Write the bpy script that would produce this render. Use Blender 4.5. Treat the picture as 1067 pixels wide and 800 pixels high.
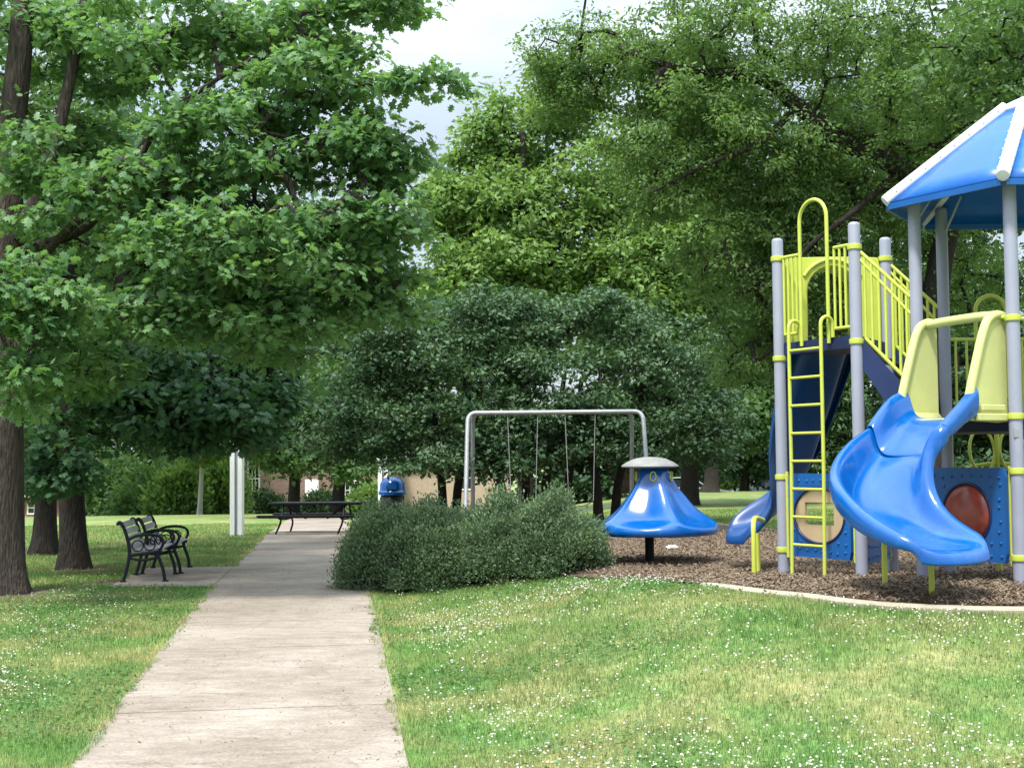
import bpy, bmesh, math
import numpy as np
from mathutils import Vector, Matrix, Euler

# ------------------------------------------------------------------ scene, camera, light
sc = bpy.context.scene
for o in list(bpy.data.objects):
    bpy.data.objects.remove(o)
COL = sc.collection
R = math.radians
F_PX, CU, CV, HOR, EYE = 1450.0, 533.5, 400.0, 478.0, 1.66
PITCH, ROLL = math.atan((HOR - CV) / F_PX), R(-0.55)

cam = bpy.data.cameras.new('camera')
cam.sensor_width = 36.0
cam.lens = F_PX / 1067.0 * 36.0
cam.clip_start, cam.clip_end = 0.1, 4000
co = bpy.data.objects.new('camera', cam)
COL.objects.link(co)
co.matrix_world = Matrix.Translation((0, 0, EYE)) @ Matrix.Rotation(R(90) + PITCH, 4, 'X') @ Matrix.Rotation(ROLL, 4, 'Z')
sc.camera = co

SUN_EL, SUN_AZ = R(62), R(208)          # azimuth clockwise from +Y
w = bpy.data.worlds.new('World')
sc.world = w
w.use_nodes = True
nt = w.node_tree
nt.nodes.clear()
out = nt.nodes.new('ShaderNodeOutputWorld')
sky = nt.nodes.new('ShaderNodeTexSky')
sky.sky_type = 'NISHITA'
sky.sun_disc = False
sky.sun_elevation, sky.sun_rotation = SUN_EL, SUN_AZ
sky.air_density, sky.dust_density = 1.0, 2.5
b1 = nt.nodes.new('ShaderNodeBackground'); b1.inputs[1].default_value = 0.10
b2 = nt.nodes.new('ShaderNodeBackground'); b2.inputs[0].default_value = (0.80, 0.90, 1.0, 1); b2.inputs[1].default_value = 0.60
tc = nt.nodes.new('ShaderNodeTexCoord')
mp = nt.nodes.new('ShaderNodeMapping'); mp.inputs['Scale'].default_value = (2.2, 2.2, 5.0)
nz = nt.nodes.new('ShaderNodeTexNoise'); nz.inputs['Scale'].default_value = 2.3; nz.inputs['Detail'].default_value = 7; nz.inputs['Roughness'].default_value = .55
cr = nt.nodes.new('ShaderNodeValToRGB'); cr.color_ramp.elements[0].position = .28; cr.color_ramp.elements[1].position = .62
cr.color_ramp.elements[0].color = (.35, .35, .35, 1)
mx = nt.nodes.new('ShaderNodeMixShader')
L = nt.links.new
L(tc.outputs['Generated'], mp.inputs[0]); L(mp.outputs[0], nz.inputs['Vector']); L(nz.outputs[0], cr.inputs[0])
sx = nt.nodes.new('ShaderNodeSeparateXYZ'); L(tc.outputs['Generated'], sx.inputs[0])
mr = nt.nodes.new('ShaderNodeMapRange'); mr.inputs[1].default_value, mr.inputs[2].default_value, mr.inputs[3].default_value, mr.inputs[4].default_value = .22, .95, .38, 1.85
L(sx.outputs['Z'], mr.inputs[0]); L(mr.outputs[0], b2.inputs[1])
L(sky.outputs[0], b1.inputs[0]); L(cr.outputs[0], mx.inputs[0]); L(b1.outputs[0], mx.inputs[1]); L(b2.outputs[0], mx.inputs[2]); L(mx.outputs[0], out.inputs[0])

sl = bpy.data.lights.new('sun', 'SUN')
sl.energy, sl.angle, sl.color = 2.6, R(7), (1, .95, .86)
so = bpy.data.objects.new('sun', sl)
COL.objects.link(so)
sd = Vector((math.sin(SUN_AZ) * math.cos(SUN_EL), math.cos(SUN_AZ) * math.cos(SUN_EL), math.sin(SUN_EL)))
so.rotation_euler = sd.to_track_quat('Z', 'Y').to_euler()
so.location = sd * 60

sc.view_settings.view_transform = 'Standard'
sc.view_settings.look = 'None'
sc.view_settings.gamma = 1
sc.view_settings.use_curve_mapping = False
sc.view_settings.exposure = 1.28
sc.cycles.max_bounces = 6
sc.cycles.transparent_max_bounces = 4

rng = np.random.default_rng(7)

# ------------------------------------------------------------------ helpers
def W(u, v, d):
    """world point at depth d metres seen at photo pixel (u, v): used to survey positions from the photograph"""
    a = -ROLL
    x, y = u - CU, -(v - CV)
    xr, yr = x * math.cos(a) + y * math.sin(a), -x * math.sin(a) + y * math.cos(a)
    dy, dz = F_PX * math.cos(PITCH) - yr * math.sin(PITCH), F_PX * math.sin(PITCH) + yr * math.cos(PITCH)
    return np.array((xr / dy * d, d, EYE + dz / dy * d))

def sstep(a, b, x):
    t = np.clip((np.asarray(x, float) - a) / (b - a), 0, 1)
    return t * t * (3 - 2 * t)

def path_c(y):
    return -1.66 - 0.128 * (np.asarray(y, float) - 8.4)

def ground(x, y):
    x, y = np.asarray(x, float), np.asarray(y, float)
    zl = np.interp(y, [-50, 0, 8.4, 13, 18.5, 23, 35, 60, 75, 92, 400], [-.4, -.33, -.2, -.08, 0, -.04, -.1, -.6, -1.3, -2.0, -2.3])
    zr = np.interp(y, [-50, 0, 8.4, 13, 18.5, 35, 65, 74, 85, 400], [-.4, -.33, -.2, -.08, 0, 0, .05, -.9, -.9, -1.0])
    s = sstep(-.02, .10, x / np.maximum(y, 1))
    z = zl * (1 - s) + zr * s
    hp = np.interp(y, [6.5, 8.5, 10.5, 12.3, 13.2, 14.6, 16, 25, 32, 45], [0, .08, .36, .50, .48, .42, .32, .28, .2, 0])
    z = z + hp * sstep(.25, 3.0, x - (path_c(y) + 1.01))
    return z

def vnoise(x, y, scale, seed):
    """smooth value noise 0..1"""
    g = np.random.default_rng(seed).random((128, 128))
    fx, fy = np.asarray(x) / scale, np.asarray(y) / scale
    ix, iy = np.floor(fx).astype(int), np.floor(fy).astype(int)
    tx, ty = fx - ix, fy - iy
    tx, ty = tx * tx * (3 - 2 * tx), ty * ty * (3 - 2 * ty)
    a, b = g[ix % 128, iy % 128], g[(ix + 1) % 128, iy % 128]
    c, d = g[ix % 128, (iy + 1) % 128], g[(ix + 1) % 128, (iy + 1) % 128]
    return (a * (1 - tx) + b * tx) * (1 - ty) + (c * (1 - tx) + d * tx) * ty

def G(u, v, d):
    """point on the ground straight below / above pixel column u at depth d"""
    p = W(u, v, d); p[2] = float(ground(p[0], p[1])); return p

def wloc(o):
    v = Vector((0, 0, 0))
    while o is not None:
        v += o.location
        o = o.parent
    return v

def link(name, me, mat, parent=None):
    o = bpy.data.objects.new(name, me)
    COL.objects.link(o)
    if mat is not None:
        me.materials.append(mat)
    if parent is not None:
        off = wloc(parent)
        if off.length > 0:
            me.transform(Matrix.Translation(-off))
        o.parent = parent
    return o

def tag(o, label=None, cat=None, group=None, kind=None):
    for k, v in (('label', label), ('category', cat), ('group', group), ('kind', kind)):
        if v:
            o[k] = v
    return o

def thing(name, label, cat, loc, group=None):
    o = bpy.data.objects.new(name, None)
    o.empty_display_size = .2
    COL.objects.link(o)
    o.location = loc
    return tag(o, label, cat, group)

def np_mesh(name, v, f, rnd=None, smooth=False):
    """v (N,3), f (M,k) -> mesh"""
    me = bpy.data.meshes.new(name)
    n, m, k = len(v), len(f), f.shape[1]
    me.vertices.add(n); me.vertices.foreach_set('co', np.ascontiguousarray(v, dtype=np.float32).ravel())
    me.loops.add(m * k); me.loops.foreach_set('vertex_index', np.ascontiguousarray(f, dtype=np.int32).ravel())
    me.polygons.add(m)
    me.polygons.foreach_set('loop_start', np.arange(0, m * k, k, dtype=np.int32))
    me.polygons.foreach_set('loop_total', np.full(m, k, dtype=np.int32))
    if smooth:
        me.polygons.foreach_set('use_smooth', np.ones(m, dtype=bool))
    me.update(calc_edges=True)
    if rnd is not None:
        at = me.attributes.new('rnd', 'FLOAT', 'POINT')
        at.data.foreach_set('value', np.ascontiguousarray(rnd, dtype=np.float32))
    return me

def smooth_path(pts, n=8, closed=False):
    """Catmull-Rom through points"""
    P = np.array(pts, float)
    if closed:
        P = np.vstack([P[-1], P, P[0], P[1]])
    else:
        P = np.vstack([2 * P[0] - P[1], P, 2 * P[-1] - P[-2]])
    o = []
    for i in range(1, len(P) - 2):
        for t in np.linspace(0, 1, n, endpoint=False):
            a, b, c, d = P[i - 1], P[i], P[i + 1], P[i + 2]
            o.append(.5 * (2 * b + (c - a) * t + (2 * a - 5 * b + 4 * c - d) * t * t + (3 * b - a - 3 * c + d) * t ** 3))
    if not closed:
        o.append(P[-2])
    return np.array(o)

class MB:
    def __init__(s):
        s.v, s.f = [], []
    def add(s, verts, faces):
        b = len(s.v)
        s.v += [tuple(map(float, p)) for p in verts]
        s.f += [tuple(b + i for i in q) for q in faces]
        return s
    def loft(s, rings, cap=True, closed=True):
        n, k = len(rings[0]), len(rings)
        F = []
        for i in range(k - 1):
            for j in range(n if closed else n - 1):
                a, b = i * n + j, i * n + (j + 1) % n
                F.append((a, b, b + n, a + n))
        if cap:
            F.append(tuple(range(n - 1, -1, -1)))
            F.append(tuple((k - 1) * n + j for j in range(n)))
        return s.add([p for r in rings for p in r], F)
    def tube(s, pts, r, seg=10, cap=True):
        P = np.array(pts, float)
        n = len(P)
        rr = np.full(n, r, float) if np.isscalar(r) else np.array(r, float)
        T = np.gradient(P, axis=0)
        T /= np.maximum(np.linalg.norm(T, axis=1, keepdims=True), 1e-9)
        u = np.cross(T[0], (0, 0, 1.0))
        if np.linalg.norm(u) < .05:
            u = np.cross(T[0], (0, 1.0, 0))
        u /= np.linalg.norm(u)
        th = np.linspace(0, 2 * np.pi, seg, endpoint=False)
        rings = []
        for i in range(n):
            u = u - T[i] * np.dot(u, T[i]); u /= max(np.linalg.norm(u), 1e-9)
            vv = np.cross(T[i], u)
            rings.append(P[i] + rr[i] * (np.cos(th)[:, None] * u + np.sin(th)[:, None] * vv))
        return s.loft(rings, cap)
    def lathe(s, prof, c=(0, 0, 0), seg=24, cap=True):
        th = np.linspace(0, 2 * np.pi, seg, endpoint=False)
        return s.loft([[(c[0] + r * math.cos(t), c[1] + r * math.sin(t), c[2] + z) for t in th] for r, z in prof], cap)
    def obox(s, c, ax, ay, az, hx, hy, hz, ch=0.0):
        """box at c with axes; ch = chamfer of the edges along az"""
        c, ax, ay, az = (np.array(t, float) for t in (c, ax, ay, az))
        if ch > 0:
            p = [(hx - ch, -hy), (hx, -hy + ch), (hx, hy - ch), (hx - ch, hy), (-hx + ch, hy), (-hx, hy - ch), (-hx, -hy + ch), (-hx + ch, -hy)]
        else:
            p = [(hx, -hy), (hx, hy), (-hx, hy), (-hx, -hy)]
        return s.loft([[c + ax * a + ay * b + az * k for a, b in p] for k in (-hz, hz)])
    def box(s, x0, x1, y0, y1, z0, z1):
        return s.obox(((x0 + x1) / 2, (y0 + y1) / 2, (z0 + z1) / 2), (1, 0, 0), (0, 1, 0), (0, 0, 1), (x1 - x0) / 2, (y1 - y0) / 2, (z1 - z0) / 2)
    def plate(s, o, ax, ay, outer, inner, t):
        """plate of thickness t with a hole; outer/inner same count of 2D points; None inner = solid"""
        o, ax, ay = (np.array(q, float) for q in (o, ax, ay))
        nn = np.cross(ax, ay); nn /= np.linalg.norm(nn)
        P = lambda q, k: [o + ax * a + ay * b + nn * k for a, b in q]
        if inner is None:
            return s.loft([P(outer, -t / 2), P(outer, t / 2)])
        n = len(outer)
        rings = [P(outer, -t / 2), P(outer, t / 2), P(inner, t / 2), P(inner, -t / 2), P(outer, -t / 2)]
        return s.loft(rings, cap=False)
    def build(s, name, mat, parent=None, smooth=False, sub=0, bevel=0, solid=0):
        me = bpy.data.meshes.new(name)
        me.from_pydata(s.v, [], s.f)
        bm = bmesh.new(); bm.from_mesh(me)
        bmesh.ops.remove_doubles(bm, verts=bm.verts, dist=1e-5)
        bmesh.ops.recalc_face_normals(bm, faces=bm.faces)
        if smooth:
            for f in bm.faces:
                f.smooth = True
            for e in bm.edges:
                if len(e.link_faces) == 2 and e.calc_face_angle(0) > R(48):
                    e.smooth = False
        bm.to_mesh(me); bm.free()
        o = link(name, me, mat, parent)
        if solid:
            m = o.modifiers.new('solid', 'SOLIDIFY'); m.thickness = solid; m.offset = 0
        if bevel:
            m = o.modifiers.new('bevel', 'BEVEL'); m.width = bevel; m.segments = 2; m.limit_method = 'ANGLE'
        if sub:
            m = o.modifiers.new('sub', 'SUBSURF'); m.levels = m.render_levels = sub
        return o

def copy_tree(o, parent=None):
    c = o.copy()
    COL.objects.link(c)
    if parent is not None:
        c.parent = parent
    for ch in [x for x in bpy.data.objects if x.parent == o]:
        copy_tree(ch, c)
    return c

# ------------------------------------------------------------------ materials
def mat(name, col, rough=.5, spec=.5, metal=0, var=.12, vscale=6, bump=0, bscale=40, coat=0, dirt=None, dscale=3, stretch=None):
    m = bpy.data.materials.new(name)
    m.use_nodes = True
    n = m.node_tree.nodes; l = m.node_tree.links.new
    b = n['Principled BSDF']
    b.inputs['Roughness'].default_value = rough
    b.inputs['Specular IOR Level'].default_value = spec
    b.inputs['Metallic'].default_value = metal
    if coat:
        b.inputs['Coat Weight'].default_value = coat
        b.inputs['Coat Roughness'].default_value = .12
    tc = n.new('ShaderNodeTexCoord')
    vec = tc.outputs['Object']
    if stretch:
        mpn = n.new('ShaderNodeMapping'); mpn.inputs['Scale'].default_value = stretch
        l(vec, mpn.inputs[0]); vec = mpn.outputs[0]
    nz = n.new('ShaderNodeTexNoise'); nz.inputs['Scale'].default_value = vscale; nz.inputs['Detail'].default_value = 6
    l(vec, nz.inputs['Vector'])
    rp = n.new('ShaderNodeValToRGB')
    rp.color_ramp.elements[0].position, rp.color_ramp.elements[1].position = .3, .7
    rp.color_ramp.elements[0].color = tuple(c * (1 - var) for c in col) + (1,)
    rp.color_ramp.elements[1].color = tuple(min(1, c * (1 + var)) for c in col) + (1,)
    l(nz.outputs[0], rp.inputs[0])
    cout = rp.outputs[0]
    if dirt:
        n2 = n.new('ShaderNodeTexNoise'); n2.inputs['Scale'].default_value = dscale; n2.inputs['Detail'].default_value = 9; n2.inputs['Roughness'].default_value = .7
        l(vec, n2.inputs['Vector'])
        r2 = n.new('ShaderNodeValToRGB'); r2.color_ramp.elements[0].position, r2.color_ramp.elements[1].position = .52, .75
        l(n2.outputs[0], r2.inputs[0])
        mxn = n.new('ShaderNodeMixRGB'); mxn.inputs[2].default_value = dirt + (1,)
        sc_ = n.new('ShaderNodeMath'); sc_.operation = 'MULTIPLY'; sc_.inputs[1].default_value = .6
        l(r2.outputs[0], sc_.inputs[0]); l(sc_.outputs[0], mxn.inputs[0]); l(cout, mxn.inputs[1])
        cout = mxn.outputs[0]
    l(cout, b.inputs['Base Color'])
    r3 = n.new('ShaderNodeMapRange'); r3.inputs[3].default_value, r3.inputs[4].default_value = rough * .8, min(1, rough * 1.25)
    l(nz.outputs[0], r3.inputs[0]); l(r3.outputs[0], b.inputs['Roughness'])
    if bump:
        n3 = n.new('ShaderNodeTexNoise'); n3.inputs['Scale'].default_value = bscale; n3.inputs['Detail'].default_value = 5
        l(vec, n3.inputs['Vector'])
        bp = n.new('ShaderNodeBump'); bp.inputs['Strength'].default_value = bump; bp.inputs['Distance'].default_value = .02 if not stretch else .06
        l(n3.outputs[0], bp.inputs['Height']); l(bp.outputs[0], b.inputs['Normal'])
    return m

def leaf_mat(name, dark, light, trans=.35, rough=.5, tint=(1.15, 1.15, .55), spec=.3):
    m = bpy.data.materials.new(name)
    m.use_nodes = True
    n = m.node_tree.nodes; l = m.node_tree.links.new
    b = n['Principled BSDF']; o = n['Material Output']
    b.inputs['Roughness'].default_value = rough
    b.inputs['Specular IOR Level'].default_value = spec
    at = n.new('ShaderNodeAttribute'); at.attribute_name = 'rnd'
    rp = n.new('ShaderNodeValToRGB')
    rp.color_ramp.elements[0].color = dark + (1,); rp.color_ramp.elements[1].color = light + (1,)
    l(at.outputs['Fac'], rp.inputs[0]); l(rp.outputs[0], b.inputs['Base Color'])
    t = n.new('ShaderNodeBsdfTranslucent')
    mu = n.new('ShaderNodeMixRGB'); mu.blend_type = 'MULTIPLY'; mu.inputs[0].default_value = 1; mu.inputs[2].default_value = tint + (1,)
    l(rp.outputs[0], mu.inputs[1]); l(mu.outputs[0], t.inputs[0])
    mx = n.new('ShaderNodeMixShader'); mx.inputs[0].default_value = trans
    l(b.outputs[0], mx.inputs[1]); l(t.outputs[0], mx.inputs[2]); l(mx.outputs[0], o.inputs['Surface'])
    return m

M = {}
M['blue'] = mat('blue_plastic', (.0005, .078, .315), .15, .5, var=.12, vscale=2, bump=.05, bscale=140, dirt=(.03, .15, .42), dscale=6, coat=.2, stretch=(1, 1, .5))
M['slide_shaded'] = mat('shaded_blue_plastic', (.002, .046, .18), .38, .5, var=.08, vscale=3)  # darker copy of the blue plastic: shade behind the tower painted into the colour
M['panel_blue'] = mat('panel_blue_plastic', (.003, .085, .31), .4, .5, var=.08, vscale=4, bump=.05, bscale=90)
M['roof_blue'] = mat('roof_blue_plastic', (.0005, .092, .40), .36, .5, var=.08, vscale=2.5, dirt=(.02, .17, .60), dscale=2, stretch=(1, 1, 4))
M['navy'] = mat('navy_plastic', (.006, .018, .085), .4, .5, var=.1, vscale=3)
M['deck'] = mat('coated_deck', (.010, .018, .07), .55, .4, var=.15)
M['yellow'] = mat('yellow_green_paint', (.44, .50, .075), .38, .5, var=.06, vscale=8)
M['hood'] = mat('faded_yellow_plastic', (.49, .51, .20), .45, .4, var=.06, vscale=5, bump=.05, bscale=80, dirt=(.46, .47, .20), dscale=7)
M['post'] = mat('grey_post_paint', (.245, .26, .33), .42, .5, var=.05, vscale=5, dirt=(.27, .28, .34), dscale=6)
M['ridge'] = mat('ridge_grey', (.62, .64, .70), .4, .5, var=.05, vscale=5)
M['tan'] = mat('tan_panel', (.42, .32, .20), .5, .4, var=.08)
M['redbrown'] = mat('red_bubble', (.28, .055, .04), .25, .5, var=.2, vscale=9)
M['galv'] = mat('galvanised_steel', (.30, .315, .335), .5, .5, metal=.3, var=.12, vscale=10)
M['chain'] = mat('chain_steel', (.35, .36, .37), .45, .5, metal=.6)
M['black'] = mat('black_coating', (.006, .007, .009), .6, .3, var=.2)
M['cast'] = mat('black_cast_iron', (.008, .009, .018), .6, .3, var=.2, bump=.1, bscale=60)
M['slat'] = mat('grey_slats', (.34, .345, .35), .6, .3, var=.12, vscale=12, stretch=(8, 1, 8))
M['cap'] = mat('grey_dome', (.21, .208, .20), .5, .3, var=.1, vscale=8, dirt=(.25, .24, .22), dscale=8)
M['concrete'] = None
M['kerb'] = mat('pale_kerb', (.34, .30, .23), .85, .2, var=.15, vscale=5, bump=.3, bscale=50)
M['mulch'] = mat('mulch_ground', (.118, .088, .062), .95, .1, var=.5, vscale=25, bump=.9, bscale=55)
M['asphalt'] = mat('asphalt', (.06, .06, .062), .9, .2)
M['white'] = mat('white_paint', (.78, .78, .76), .5, .4, var=.04)
M['trim'] = mat('white_trim', (.74, .73, .70), .55, .3, var=.05)
M['tanwall'] = mat('tan_wall', (.42, .33, .25), .85, .2, var=.1)
M['roofing'] = mat('grey_shingles', (.11, .10, .095), .9, .2, var=.25, vscale=12)
M['glass'] = mat('dark_window_glass', (.02, .025, .03), .08, .6, var=.1)
M['carwhite'] = mat('white_car_paint', (.72, .73, .74), .2, .5, var=.02, coat=.6)
M['carsilver'] = mat('silver_car_paint', (.42, .47, .48), .25, .5, metal=.3, var=.03, coat=.6)
M['rubber'] = mat('tyre_rubber', (.015, .015, .015), .8, .2)
M['bin'] = mat('bin_body', (.02, .022, .025), .5, .4)
M['birch'] = mat('white_birch_bark', (.62, .60, .55), .8, .2, var=.15, vscale=4, stretch=(1, 1, 5), dirt=(.08, .07, .06), dscale=4)

def bark(name, c):
    return mat(name, c, .9, .15, var=.45, vscale=9, bump=1.0, bscale=11, stretch=(3.5, 3.5, .55), dirt=tuple(x * 1.5 for x in c), dscale=2)
M['bark'] = bark('oak_bark', (.060, .050, .043))
M['bark_dark'] = bark('dark_bark', (.035, .030, .026))
M['twig'] = bark('twig_bark', (.055, .045, .036))

M['oakleaf'] = leaf_mat('oak_leaves', (.072, .168, .068), (.190, .335, .140), .50, .42)
M['mapleleaf'] = leaf_mat('maple_leaves', (.030, .088, .042), (.085, .180, .080), .38, .5)
M['crableaf'] = leaf_mat('crabapple_leaves', (.034, .080, .038), (.100, .175, .085), .28, .5, (1.1, 1.15, .6), .3)
M['brightleaf'] = leaf_mat('bright_green_leaves', (.115, .215, .058), (.215, .335, .110), .45, .6)
M['locustleaf'] = leaf_mat('locust_leaves', (.085, .170, .054), (.195, .315, .110), .48, .6)
M['midleaf'] = leaf_mat('mid_green_leaves', (.060, .130, .045), (.135, .235, .085), .42, .6)
M['darkleaf'] = leaf_mat('dark_green_leaves', (.022, .056, .024), (.055, .110, .044), .28, .6)
M['pineleaf'] = leaf_mat('pine_needles', (.035, .080, .030), (.075, .140, .050), .2, .6)
M['bushleaf'] = leaf_mat('spirea_leaves', (.066, .120, .064), (.170, .248, .132), .34, .6, (1.1, 1.1, .6))
M['yewleaf'] = leaf_mat('clipped_shrub_leaves', (.02, .05, .02), (.05, .10, .035), .2, .6)

def grass_mat(name, blade):
    m = bpy.data.materials.new(name)
    m.use_nodes = True
    n = m.node_tree.nodes; l = m.node_tree.links.new
    b = n['Principled BSDF']; b.inputs['Roughness'].default_value = .6; b.inputs['Specular IOR Level'].default_value = .25
    tc = n.new('ShaderNodeTexCoord')
    n1 = n.new('ShaderNodeTexNoise'); n1.inputs['Scale'].default_value = .9; n1.inputs['Detail'].default_value = 5; n1.inputs['Roughness'].default_value = .6
    l(tc.outputs['Object'], n1.inputs['Vector'])
    r1 = n.new('ShaderNodeValToRGB'); r1.color_ramp.elements[0].position, r1.color_ramp.elements[1].position = .38, .62
    r1.color_ramp.elements[0].color = (.145, .275, .074, 1); r1.color_ramp.elements[1].color = (.340, .350, .155, 1)
    l(n1.outputs[0], r1.inputs[0])
    n2 = n.new('ShaderNodeTexNoise'); n2.inputs['Scale'].default_value = 9 if not blade else 3; n2.inputs['Detail'].default_value = 4
    l(tc.outputs['Object'], n2.inputs['Vector'])
    mu = n.new('ShaderNodeMixRGB'); mu.blend_type = 'MULTIPLY'; mu.inputs[0].default_value = 1
    r2 = n.new('ShaderNodeValToRGB'); r2.color_ramp.elements[0].position, r2.color_ramp.elements[1].position = .3, .7
    r2.color_ramp.elements[0].color = (.6, .68, .6, 1); r2.color_ramp.elements[1].color = (1.15, 1.1, 1.05, 1)
    l(n2.outputs[0], r2.inputs[0]); l(r1.outputs[0], mu.inputs[1]); l(r2.outputs[0], mu.inputs[2])
    c = mu.outputs[0]
    if blade:
        at = n.new('ShaderNodeAttribute'); at.attribute_name = 'rnd'
        r3 = n.new('ShaderNodeValToRGB')
        r3.color_ramp.elements[0].color = (.62, .70, .6, 1); r3.color_ramp.elements[1].color = (1.25, 1.2, 1.1, 1)
        e = r3.color_ramp.elements.new(.9); e.color = (1.1, 1.12, 1.0, 1)
        r3.color_ramp.elements[2].color = (1.6, 1.28, 1.5, 1)
        l(at.outputs['Fac'], r3.inputs[0])
        m3 = n.new('ShaderNodeMixRGB'); m3.blend_type = 'MULTIPLY'; m3.inputs[0].default_value = 1
        l(c, m3.inputs[1]); l(r3.outputs[0], m3.inputs[2]); c = m3.outputs[0]
        t = n.new('ShaderNodeBsdfTranslucent'); l(c, t.inputs[0])
        mxs = n.new('ShaderNodeMixShader'); mxs.inputs[0].default_value = .35
        l(b.outputs[0], mxs.inputs[1]); l(t.outputs[0], mxs.inputs[2]); l(mxs.outputs[0], n['Material Output'].inputs['Surface'])
    else:
        bp = n.new('ShaderNodeBump'); bp.inputs['Strength'].default_value = .7; bp.inputs['Distance'].default_value = .04
        n4 = n.new('ShaderNodeTexNoise'); n4.inputs['Scale'].default_value = 45; n4.inputs['Detail'].default_value = 3
        l(tc.outputs['Object'], n4.inputs['Vector']); l(n4.outputs[0], bp.inputs['Height']); l(bp.outputs[0], b.inputs['Normal'])
    if not blade:
        dk = n.new('ShaderNodeMixRGB'); dk.blend_type = 'MULTIPLY'; dk.inputs[0].default_value = 1; dk.inputs[2].default_value = (.88, .86, .82, 1)
        l(c, dk.inputs[1]); c = dk.outputs[0]
    l(c, b.inputs['Base Color'])
    return m
M['lawn'] = grass_mat('lawn_ground', False)
M['blade'] = grass_mat('grass_blades', True)

def concrete_mat():
    m = bpy.data.materials.new('old_concrete')
    m.use_nodes = True
    n = m.node_tree.nodes; l = m.node_tree.links.new
    b = n['Principled BSDF']; b.inputs['Roughness'].default_value = .9; b.inputs['Specular IOR Level'].default_value = .2
    tc = n.new('ShaderNodeTexCoord')
    def noise(scale, detail, rough, st=None):
        v = tc.outputs['Object']
        if st:
            mpn = n.new('ShaderNodeMapping'); mpn.inputs['Scale'].default_value = st; l(v, mpn.inputs[0]); v = mpn.outputs[0]
        z = n.new('ShaderNodeTexNoise'); z.inputs['Scale'].default_value = scale; z.inputs['Detail'].default_value = detail; z.inputs['Roughness'].default_value = rough
        l(v, z.inputs['Vector']); return z.outputs[0]
    def ramp(f, p0, c0, p1, c1):
        r = n.new('ShaderNodeValToRGB'); r.color_ramp.elements[0].position, r.color_ramp.elements[1].position = p0, p1
        r.color_ramp.elements[0].color = c0 + (1,); r.color_ramp.elements[1].color = c1 + (1,); l(f, r.inputs[0]); return r.outputs[0]
    def mul(a, c):
        x = n.new('ShaderNodeMixRGB'); x.blend_type = 'MULTIPLY'; x.inputs[0].default_value = 1; l(a, x.inputs[1]); l(c, x.inputs[2]); return x.outputs[0]
    c = ramp(noise(.8, 6, .6), .35, (.215, .182, .150), .68, (.310, .276, .236))
    c = mul(c, ramp(noise(3.2, 9, .8, (1, 2.4, 1)), .34, (.74, .72, .69), .62, (1.14, 1.14, 1.14)))
    c = mul(c, ramp(noise(42, 6, .75), .32, (.72, .71, .70), .66, (1.16, 1.16, 1.16)))
    c = mul(c, ramp(noise(1.7, 10, .8), .60, (1, 1, 1), .78, (.52, .50, .47)))
    at = n.new('ShaderNodeAttribute'); at.attribute_name = 'rnd'
    c = mul(c, ramp(at.outputs['Fac'], 0, (.96, .955, .95), 1, (1.03, 1.03, 1.03)))
    vo = n.new('ShaderNodeTexVoronoi'); vo.feature = 'DISTANCE_TO_EDGE'; vo.inputs['Scale'].default_value = .42
    wn = n.new('ShaderNodeTexNoise'); wn.inputs['Scale'].default_value = 2.2; wn.inputs['Detail'].default_value = 6
    l(tc.outputs['Object'], wn.inputs['Vector'])
    ad = n.new('ShaderNodeMixRGB'); ad.blend_type = 'ADD'; ad.inputs[0].default_value = .5
    l(tc.outputs['Object'], ad.inputs[1]); l(wn.outputs['Color'], ad.inputs[2]); l(ad.outputs[0], vo.inputs['Vector'])
    cm = ramp(vo.outputs['Distance'], .0, (.78, .76, .74), .003, (1, 1, 1))
    c = mul(c, cm)
    l(c, b.inputs['Base Color'])
    bp = n.new('ShaderNodeBump'); bp.inputs['Strength'].default_value = .35; bp.inputs['Distance'].default_value = .01
    l(noise(70, 4, .6), bp.inputs['Height']); l(bp.outputs[0], b.inputs['Normal'])
    return m
M['concrete'] = concrete_mat()

def brick_mat(name, c1, c2):
    m = bpy.data.materials.new(name)
    m.use_nodes = True
    n = m.node_tree.nodes; l = m.node_tree.links.new
    b = n['Principled BSDF']; b.inputs['Roughness'].default_value = .9; b.inputs['Specular IOR Level'].default_value = .2
    tc = n.new('ShaderNodeTexCoord')
    mpn = n.new('ShaderNodeMapping'); mpn.inputs['Rotation'].default_value = (R(90), 0, 0)
    bt = n.new('ShaderNodeTexBrick'); bt.inputs['Scale'].default_value = 1.0
    bt.inputs['Brick Width'].default_value = .22; bt.inputs['Row Height'].default_value = .075; bt.inputs['Mortar Size'].default_value = .008
    bt.inputs['Color1'].default_value = c1 + (1,); bt.inputs['Color2'].default_value = c2 + (1,); bt.inputs['Mortar'].default_value = (.30, .27, .24, 1)
    l(tc.outputs['Object'], mpn.inputs[0]); l(mpn.outputs[0], bt.inputs['Vector']); l(bt.outputs[0], b.inputs['Base Color'])
    return m
M['brick'] = brick_mat('brown_brick', (.17, .095, .08), (.23, .135, .11))
M['redbrick'] = brick_mat('red_brick', (.26, .07, .055), (.32, .10, .08))
M['darkbrick'] = brick_mat('dark_red_brick', (.12, .05, .042), (.16, .07, .055))

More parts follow.
